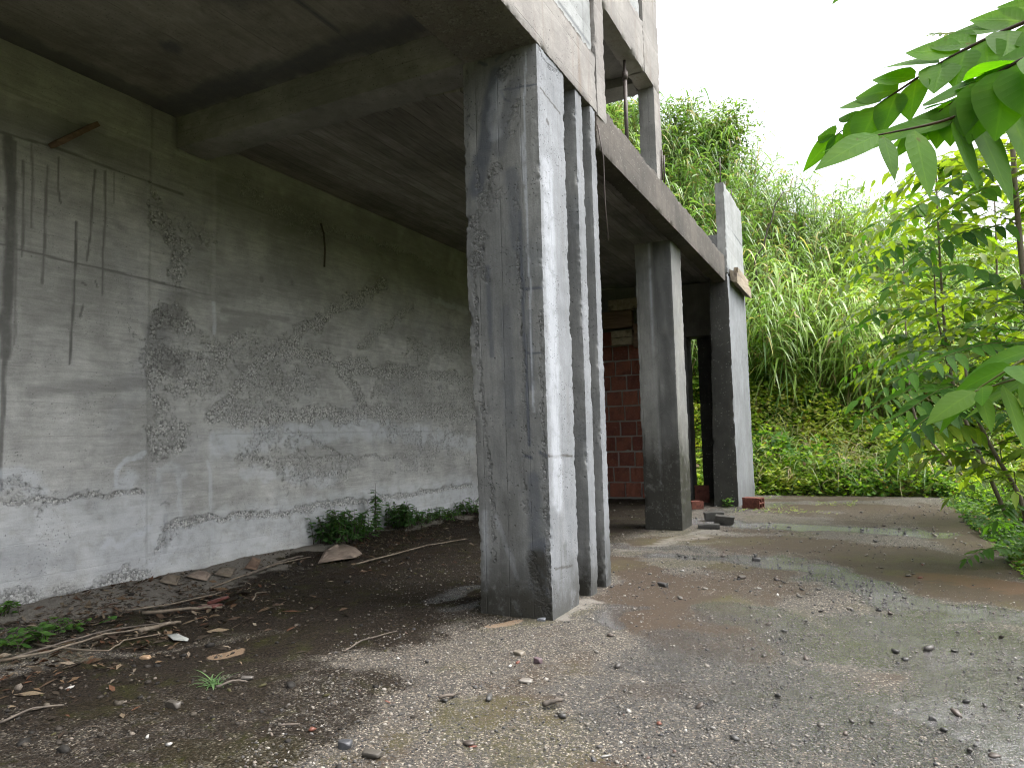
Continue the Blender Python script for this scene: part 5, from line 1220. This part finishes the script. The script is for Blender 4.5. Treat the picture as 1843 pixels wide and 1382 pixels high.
TOCAM = lambda p: norm(np.array([[0, 0, 1.3]]) - np.array([p]))[0]

def tree(name, label, trunks, fronds, crownspec, seed, base):
    """trunks: list of (points, r0, r1); fronds: hand-placed compound leaves; crownspec: (centre line, count, spread, leaflet length)"""
    g = np.random.default_rng(seed)
    e = empty(name, base); tag(e, label, 'tree')
    V, F = join([tube(smoothline(p, 16), list(np.linspace(a, b, 16)), 9) for p, a, b in trunks])
    o = obj('trunk', V, F, BARK, None, True); attach(o, e)
    for fr in fronds: frond_obj(frond(g=g, **fr), e)
    parts = []
    for line, cnt, spread, L, lo, hi in crownspec:
        for i in range(cnt):
            t = (i + g.random()) / cnt; b = sample(line, np.array([t]))[0]
            an = i * 2.4 + g.normal(0, .5); ln = spread * g.uniform(.75, 1.15) * (1.05 - .3 * t)
            d = np.array([math.cos(an), math.sin(an), 0]); up = g.uniform(.15, .55)
            pts = [b, b + d * ln * .35 + np.array([0, 0, up * ln * .35]), b + d * ln * .7 + np.array([0, 0, up * ln * .42]), b + d * ln + np.array([0, 0, up * ln * .15 - .05])]
            parts += frond(pts, (0, 0, 1), 10, L * g.uniform(.85, 1.1), L * .40, g, .3, .2, lo, hi, 4, .3, .0035, .2, .14)
    V, F, C = merge(parts); o = obj('crown', V, F, LEAFM, None, True, C[:, :3], 'tint'); attach(o, e)
    return e
mid_lo, mid_hi = (.035, .105, .018), (.10, .225, .035)
yel_lo, yel_hi = (.10, .20, .025), (.24, .32, .04)
drk_lo, drk_hi = (.020, .062, .014), (.055, .13, .024)
zb = lambda x, y: float(hill(np.array([x]), np.array([y]))[0]) - .05

# tree with the pale trunk at the right edge, about 4 m away
tA = [(1.412, 8.149, 0.574), (1.436, 8.085, 1.507), (1.418, 8.007, 2.338), (1.390, 7.925, 3.169), (1.378, 7.868, 3.793), (1.414, 7.917, 4.505)]
bA = tuple(np.array((1.412, 8.149, 0.574)) * np.array([1, 1, 0]) + np.array([0, 0, zb(*(1.412, 8.149, 0.574)[:2])]))
tA = [bA] + tA
UP = (0, 0, 1)
fA = [
 dict(pts=[(1.392, 7.896, 3.533), (1.045, 7.542, 3.434), (0.695, 7.215, 3.119), (0.494, 7.053, 2.785)], nrm=(-.1, -.55, .8), pairs=10, L=0.203, W=0.084, hang=.3),
 dict(pts=[(1.404, 7.932, 3.169), (1.116, 7.606, 3.088), (0.798, 7.277, 2.993), (0.484, 6.953, 2.715), (0.252, 6.769, 2.467)], nrm=(0, -.5, .85), pairs=12, L=0.196, W=0.081, hang=.35, lo=drk_lo, hi=mid_hi),
 dict(pts=[(1.422, 8.003, 2.416), (1.152, 7.485, 2.588), (0.869, 7.147, 2.680), (0.552, 6.815, 2.629)], nrm=(0, -.5, .85), pairs=10, L=0.246, W=0.094, hang=.4, lo=drk_lo, hi=mid_hi),
 dict(pts=[(1.375, 7.871, 3.741), (1.102, 7.554, 3.634), (0.757, 7.219, 3.437), (0.374, 6.870, 3.054)], nrm=(0, -.4, .9), pairs=11, L=0.189, W=0.080, hang=.3, lo=drk_lo, hi=mid_hi),
 dict(pts=[(1.410, 8.029, 2.027), (1.003, 7.269, 2.005), (0.618, 6.720, 1.863), (0.193, 6.348, 1.638), (-0.032, 6.247, 1.513)], nrm=(0, -.5, .85), pairs=13, L=0.174, W=0.080, hang=.45, lo=mid_lo, hi=mid_hi),
 dict(pts=[(1.392, 7.909, 3.377), (1.584, 7.996, 3.475), (1.814, 8.115, 3.417)], nrm=(0, -.4, .9), pairs=8, L=0.203, W=0.080, hang=.3),
]
tree('tree_of_heaven', 'tree with a smooth grey trunk at the right edge and drooping feathery leaves', [(tA, .034, .020)], fA,
     [([(1.384, 7.931, 3.066), (1.387, 7.888, 4.012)], 34, 1.45, .19, mid_lo, yel_hi), ([(1.470, 8.093, 1.610), (1.416, 7.989, 2.546)], 30, 1.45, .18, mid_lo, yel_hi)], 81, bA)

# sapling with the thin reddish double stem in the middle
pB = [(1.100, 11.226, 1.029), (1.055, 10.953, 1.769), (0.999, 10.676, 2.484), (0.977, 10.407, 3.312), (0.985, 10.352, 4.020), (0.996, 10.323, 4.445)]
bB = (1.75, pB[0][1] + .3, zb(1.75, pB[0][1] + .3)); pB = [bB] + pB[1:]
pB2 = [(1.023, 10.824, 2.058), (0.912, 10.608, 2.775), (0.930, 10.553, 3.568)]
fB = [
 dict(pts=[(1.045, 10.822, 2.203), (0.666, 10.110, 2.726), (0.350, 9.761, 2.742), (0.096, 9.458, 2.587), (-0.093, 9.377, 2.426)], nrm=(0, -.45, .85), pairs=12, L=0.210, W=0.084, hang=.35, lo=mid_lo, hi=mid_hi),
 dict(pts=[(0.999, 10.676, 2.484), (0.678, 10.099, 2.935), (0.424, 9.779, 2.978), (0.102, 9.452, 2.687)], nrm=(0, -.45, .85), pairs=11, L=0.210, W=0.084, hang=.35, lo=yel_lo, hi=yel_hi),
 dict(pts=[(1.015, 10.708, 2.195), (1.187, 10.558, 2.739), (1.419, 10.477, 2.809), (1.630, 10.403, 2.671)], nrm=(0, -.45, .85), pairs=11, L=0.210, W=0.084, hang=.4, lo=yel_lo, hi=yel_hi),
 dict(pts=[(0.973, 10.393, 3.454), (0.717, 10.061, 3.629), (0.390, 9.723, 3.457), (0.068, 9.397, 3.156)], nrm=(0, -.5, .85), pairs=11, L=0.210, W=0.084, hang=.35, lo=mid_lo, hi=mid_hi),
 dict(pts=[(0.996, 10.370, 3.878), (0.678, 10.007, 4.047), (0.287, 9.643, 3.800), (-0.033, 9.407, 3.514)], nrm=(0, -.5, .85), pairs=11, L=0.210, W=0.084, hang=.35, lo=mid_lo, hi=yel_hi),
 dict(pts=[(0.980, 10.385, 3.595), (1.223, 10.302, 3.753), (1.497, 10.264, 3.561), (1.752, 10.226, 3.241)], nrm=(0, -.5, .85), pairs=11, L=0.210, W=0.084, hang=.35, lo=yel_lo, hi=yel_hi),
 dict(pts=[(1.040, 10.750, 1.833), (0.652, 9.798, 1.802), (0.270, 9.245, 1.600), (-0.029, 8.924, 1.383)], nrm=(0, -.5, .85), pairs=12, L=0.196, W=0.084, hang=.4, lo=mid_lo, hi=mid_hi),
]
tree('tree_of_heaven', 'slender sapling with a thin reddish double stem rising before the reed bank', [(pB, .030, .010), (pB2, .016, .007)], fB,
     [([pB[2], pB[5]], 34, 1.6, .21, mid_lo, yel_hi), ([pB[1], pB[2]], 14, 1.3, .20, mid_lo, mid_hi)], 82, bB)

# leaning sapling at lower right
pC = [(1.291, 8.010, 0.585), (1.079, 7.720, 0.932), (0.930, 7.540, 1.263), (0.833, 7.391, 1.536), (0.823, 7.356, 1.905)]
bC = tuple(np.array(pC[0]) * np.array([1, 1, 0]) + np.array([0, 0, zb(*pC[0][:2])])); pC = [bC] + pC
fC = [
 dict(pts=[(0.906, 7.437, 1.411), (0.599, 6.802, 1.434), (0.414, 6.482, 1.345), (0.221, 6.326, 1.132)], nrm=(0, -.5, .85), pairs=9, L=0.195, W=0.085, hang=.5, lo=drk_lo, hi=drk_hi),
 dict(pts=[(0.831, 7.380, 1.659), (0.580, 6.936, 1.602), (0.353, 6.679, 1.441), (0.138, 6.505, 1.310)], nrm=(0, -.5, .85), pairs=10, L=0.182, W=0.078, hang=.45, lo=mid_lo, hi=mid_hi),
 dict(pts=[(0.939, 7.470, 1.214), (0.751, 7.212, 1.317), (0.562, 6.953, 1.274), (0.386, 6.877, 1.139)], nrm=(0, -.5, .85), pairs=10, L=0.195, W=0.078, hang=.4, lo=yel_lo, hi=yel_hi),
]
tree('tree_of_heaven', 'dark leaning sapling at the lower right beside the edge of the yard', [(pC, .028, .010)], fC,
     [([pC[2], pC[5]], 14, .95, .18, drk_lo, mid_hi), ([pC[1], pC[3]], 12, .9, .18, yel_lo, yel_hi), ([bC, pC[1]], 9, .7, .15, mid_lo, mid_hi)], 83, bC)

# the tree close to the camera: only the ends of its boughs reach into the view
base = (2.05, .55, zb(2.05, .55))
e = empty('tree_of_heaven', base); tag(e, 'near tree whose large glossy leaflets hang into the upper right corner against the sky', 'tree')
V, F = join([tube(smoothline([base, (2.1, .6, 1.0), (2.0, .7, 2.2), (2.1, .8, 3.4)], 16), list(np.linspace(.05, .03, 16)), 9),
             tube(smoothline([(2.02, .7, 2.1), (0.538, 2.092, 2.258), (0.433, 1.911, 2.192)], 10), list(np.linspace(.014, .006, 10)), 7),
             tube(smoothline([(2.03, .7, 1.9), (0.489, 1.863, 2.015), (0.386, 1.705, 1.956)], 10), list(np.linspace(.014, .006, 10)), 7),
             tube(smoothline([(2.1, .6, 1.2), (0.411, 1.705, 1.424), (0.314, 1.546, 1.409)], 10), list(np.linspace(.012, .005, 10)), 7)])
o = obj('trunk', V, F, BARK, None, True); attach(o, e)
g = np.random.default_rng(90)
n_lo, n_hi = (.050, .135, .009), (.095, .225, .014)
fr1 = [(0.441, 1.912, 2.221), (0.325, 1.880, 2.184), (0.211, 1.850, 2.135), (0.119, 1.853, 2.088), (0.047, 1.865, 2.055), (-0.023, 1.899, 2.026)]
frond_obj(frond(fr1, (-.15, -.85, .55), 11, .124, .090, g, .55, -.05, n_lo, n_hi, 10, .12, .0042, .02, .07, .12, (.06, .045, .03)), e, 'long upper spray of broad leaflets against the white sky')
fr2 = [(0.402, 1.753, 2.018), (0.277, 1.652, 1.940), (0.172, 1.571, 1.886), (0.092, 1.511, 1.862), (0.054, 1.481, 1.851)]
frond_obj(frond(fr2, (.55, -.55, .65), 7, .18, .070, g, .25, .70, n_lo, n_hi, 10, .10, .0045, .06, .06, .12, (.06, .045, .03)), e, 'lower spray with long pointed leaflets hanging down')
fr2b = [(0.382, 1.588, 2.002), (0.293, 1.568, 1.974), (0.225, 1.603, 1.953), (0.169, 1.622, 1.927)]
frond_obj(frond(fr2b, (-.1, -.8, .6), 8, .125, .088, g, .25, .35, n_lo, n_hi, 10, .12, .004, .1, .08, .12, (.06, .045, .03)), e)
fr3 = [(0.350, 1.619, 1.421), (0.277, 1.552, 1.388), (0.219, 1.502, 1.370), (0.177, 1.472, 1.357)]
frond_obj(frond(fr3, (.25, -.45, .85), 5, .13, .062, g, .2, .95, (.06, .13, .012), (.10, .20, .02), 10, .10, .004, .05, .06, .12, (.10, .10, .05)), e, 'low spray of yellow green leaflets at the right edge')
fr4 = [(0.357, 1.619, 1.461), (0.289, 1.554, 1.431), (0.229, 1.506, 1.392), (0.183, 1.485, 1.362)]
frond_obj(frond(fr4, (-.2, -.2, .95), 4, .11, .058, g, .5, .05, n_lo, n_hi, 10, .2, .004, .05, .06, .12), e)
fr5 = [(0.427, 3.005, 2.735), (0.372, 2.978, 2.733), (0.308, 2.946, 2.734)]
frond_obj(frond(fr5, (0, -.7, .7), 7, .045, .017, g, .3, .1, mid_lo, yel_hi, 5, .1, .002, .05, .06), e)
fr6 = [(0.143, 1.671, 2.272), (0.058, 1.630, 2.251), (0.025, 1.615, 2.231)]
frond_obj(frond(fr6, (0, -.8, .5), 3, .06, .03, g, .3, .6, n_lo, n_hi, 8, .1, .003, .2, .05), e)
parts = []
for i in range(16):
    t = (i + .5) / 16; b = sample([(2.1, .6, 1.0), (2.0, .7, 2.2), (2.1, .8, 3.4)], np.array([t]))[0]; a_ = -1.9 + i * 2.4 % 2.9; ln = g.uniform(.6, .95)
    d = np.array([math.cos(a_), math.sin(a_), 0])
    parts += frond([b, b + d * ln * .5 + np.array([0, 0, .15]), b + d * ln + np.array([0, 0, .02])], (0, 0, 1), 8, .15, .06, g, .3, .25, n_lo, n_hi, 6, .25, .004)
V, F, C = merge(parts); o = obj('crown', V, F, LEAFM, None, True, C[:, :3], 'tint'); attach(o, e)


for i, (bx_, by_, h_, r_, lb) in enumerate([(2.75, 7.2, 1.35, .75, 'dark bush nearest along the right edge of the yard'), (2.35, 9.3, 1.2, .7, 'second dark bush along the right edge of the yard'), (2.35, 11.4, 1.3, .8, 'yellow tinged bush by the far half of the yard edge'), (1.9, 13.6, 1.1, .75, 'low bush at the far right corner of the yard'), (3.4, 12.6, 2.2, 1.0, 'taller bush behind the far right corner of the yard'), (3.3, 9.2, 2.3, 1.0, 'tall shaded bush behind the leaning sapling')]):
    bush('edge_bush', (bx_, by_, zb(bx_, by_)), h_ * .75, (r_ * .85, r_ * .85, r_), 3600, .065, palA[:4] if 'yellow' in lb or 'low' in lb else palD, lb, 'bush', 140 + i, .03, 14)
tD = [(0.744, 14.358, 1.357), (0.744, 14.229, 2.930), (0.793, 14.117, 4.599)]; bD = (2.0, tD[0][1] + .2, zb(2.0, tD[0][1] + .2))
tree('tree_of_heaven', 'farther pale green sapling half hidden behind the double-stemmed one', [([bD] + tD, .026, .010)], [], [([tD[0], tD[2]], 22, 1.3, .20, mid_lo, yel_hi)], 84, bD)
tE = [(1.619, 11.365, 2.209), (1.720, 11.316, 3.401), (1.736, 11.251, 4.297)]; bE = (2.2, tE[0][1] + .3, zb(2.2, tE[0][1] + .3))
tree('tree_of_heaven', 'yellow green sapling behind the grey trunk at the right edge', [([bE] + tE, .026, .010)], [], [([bE, tE[2]], 44, 1.5, .20, mid_lo, yel_hi)], 85, bE)

# --- small plants on the yard and along the wall
def weed(name, loc, h, spread, nst, leaf, lo, hi, seed, label, cat='weed', wid=.45, creeping=False, per=9):
    if name == 'wall_weed': loc = (max(loc[0], -5.80), loc[1])
    g = np.random.default_rng(seed); z = gz(*loc) if loc[0] < 1.2 and loc[1] < 14.9 else zb(*loc)
    e = empty(name, (loc[0], loc[1], z)); tag(e, label, cat, 'weeds along the back wall' if 'wall' in label else None)
    b = np.array([loc[0], loc[1], z]); st, lv = [], []
    for i in range(nst):
        an = g.uniform(0, 6.283); hh = h * g.uniform(.5, 1.1); sp = spread * g.uniform(.3, 1)
        o_ = np.array([g.normal(0, spread * .45), g.normal(0, spread * .45), 0])
        if creeping: pts = [b + o_, b + o_ + np.array([math.cos(an) * sp * .5, math.sin(an) * sp * .5, hh]), b + o_ + np.array([math.cos(an) * sp, math.sin(an) * sp, hh * .6])]
        else: pts = [b + o_, b + o_ + np.array([math.cos(an) * sp * .2, math.sin(an) * sp * .2, hh * .5]), b + o_ + np.array([math.cos(an) * sp * .5, math.sin(an) * sp * .5, hh])]
        p = smoothline(pts, 8); st.append(tube([Vector(q) for q in p], list(np.linspace(.004, .0015, 8)), 5))
        t = g.uniform(.15, 1, per); q = sample(p, t); a2 = g.uniform(0, 6.283, per)
        D = np.stack([np.cos(a2), np.sin(a2), g.uniform(-.2, .6, per)], 1); S = np.stack([-np.sin(a2), np.cos(a2), g.normal(0, .3, per)], 1)
        L = leaf * g.uniform(.6, 1.25, per)
        lv.append(blades(q, D, L, L * wid, g.uniform(.1, .5, per), S, lerp3(lo, hi, g.random(per)), 4, .2, 'ovate'))
    V, F = join(st); o = obj('stem', V, F, DBARK, None, True); attach(o, e)
    V, F, C = merge(lv); o = obj('foliage', V, F, LEAFM, None, True, C, 'tint'); attach(o, e)
wl = ((.035, .095, .028), (.085, .18, .058))
weed('wall_weed', (-6.161, 6.748), .36, .26, 60, .085, *wl, 101, 'bushy dark green weed at the foot of the back wall, leftmost of the row', per=14)
weed('wall_weed', (-6.019, 7.114), .34, .24, 54, .085, *wl, 102, 'bushy dark green weed between the leftmost weed and the tall shoot by the wall', per=14)
weed('wall_weed', (-6.192, 7.563), .62, .06, 12, .085, *wl, 103, 'tall single shoot standing out of the weeds by the wall', per=14)
weed('wall_weed', (-6.113, 8.140), .36, .26, 54, .085, *wl, 104, 'rounded green weed by the wall right of the tall shoot', per=14)
weed('wall_weed', (-5.981, 8.599), .22, .22, 30, .07, (.04, .10, .03), (.09, .19, .05), 105, 'low bright green weed by the wall beyond the rounded weed', per=9)
weed('wall_weed', (-5.938, 8.999), .16, .16, 18, .07, (.04, .10, .03), (.09, .19, .05), 106, 'smallest weed by the wall, in the gap before the last one', per=8)
weed('wall_weed', (-5.870, 9.360), .18, .24, 24, .07, (.04, .10, .03), (.09, .19, .05), 107, 'flat pale green weed by the wall left of the wide column', per=9)
weed('wall_weed', (-5.826, 9.965), .26, .22, 28, .08, (.04, .10, .03), (.09, .19, .05), 108, 'last weed by the wall, half hidden by the wide column', per=9)
weed('creeper', (-5.170, 2.805), .13, .30, 24, .06, (.045, .115, .025), (.10, .21, .045), 109, 'round-leaved bright green creeper at the left edge of the picture', 'creeper', .85, True, 7)
weed('creeper', (-5.174, 3.117), .10, .24, 14, .05, (.045, .115, .025), (.10, .21, .045), 110, 'smaller round-leaved creeper against the base of the back wall', 'creeper', .85, True, 6)
weed('creeper', (-5.807, 3.079), .16, .12, 8, .055, (.045, .115, .025), (.10, .21, .045), 111, 'creeper shoot climbing at the left edge above the larger patch', 'creeper', .85, True, 6)
weed('weed', (-2.161, 12.506), .16, .10, 8, .07, (.06, .15, .03), (.14, .26, .06), 112, 'light green weed growing at the foot of the end pier', per=8)
weed('weed', (-2.831, 14.442), .35, .12, 8, .08, (.05, .12, .03), (.11, .22, .05), 113, 'leafy weed in the shade behind the end pier', per=9)
weed('weed', (-4.531, 14.159), .12, .08, 8, .07, (.03, .08, .025), (.07, .15, .04), 114, 'small weed at the foot of the brick wall, left of two', per=8)
weed('weed', (-4.344, 14.321), .12, .08, 8, .07, (.03, .08, .025), (.07, .15, .04), 115, 'small weed at the foot of the brick wall, right of two', per=8)
weed('weed', (-4.146, 14.621), .22, .10, 10, .08, (.03, .08, .025), (.07, .15, .04), 116, 'weed by the brick wall showing left of the second column', per=8)
# grass tuft on the soil
g = np.random.default_rng(120); b = np.array((-3.221, 2.774) + (0,)); b[2] = gz(b[0], b[1]); n = 34
an = g.uniform(0, 6.283, n); D = np.stack([np.cos(an), np.sin(an), g.uniform(.3, 1.3, n)], 1)
V, F, C = blades(np.tile(b, (n, 1)) + g.normal(0, .018, (n, 3)) * [1, 1, 0], D, g.uniform(.08, .22, n), g.uniform(.006, .011, n), g.uniform(.3, .9, n), np.cross(D, [0, 0, 1.0]), lerp3((.06, .13, .045), (.13, .22, .09), g.random(n)), 5)
tag(obj('grass_tuft', V, F, REEDM, None, True, C, 'tint'), 'small green grass tuft on the dark soil at lower left', 'grass tuft')
# mossy clippings by the end pier
g = np.random.default_rng(130); n = 900
x = g.uniform(-2.0, -.2, n); y = g.uniform(11.7, 14.5, n); k = fbm(np.stack([x * 1.5, y * 1.5, 0 * x], 1), 3, 14) > .52; x, y = x[k], y[k]; n = len(x)
an = g.uniform(0, 6.283, n); D = np.stack([np.cos(an), np.sin(an), g.normal(0.2, .3, n)], 1)
V, F, C = cards(np.stack([x, y, [gz(a_, b_) + .01 for a_, b_ in zip(x, y)]], 1), D, np.stack([-np.sin(an), np.cos(an), g.normal(0, .4, n)], 1), g.uniform(.03, .08, n), g.uniform(.01, .03, n), lerp3((.10, .17, .05), (.30, .34, .16), g.random(n)))
tag(obj('leaf_clippings', V, F, LEAFM, None, False, C, 'tint'), 'pale green leaf bits fallen by the end pier', kind='stuff')
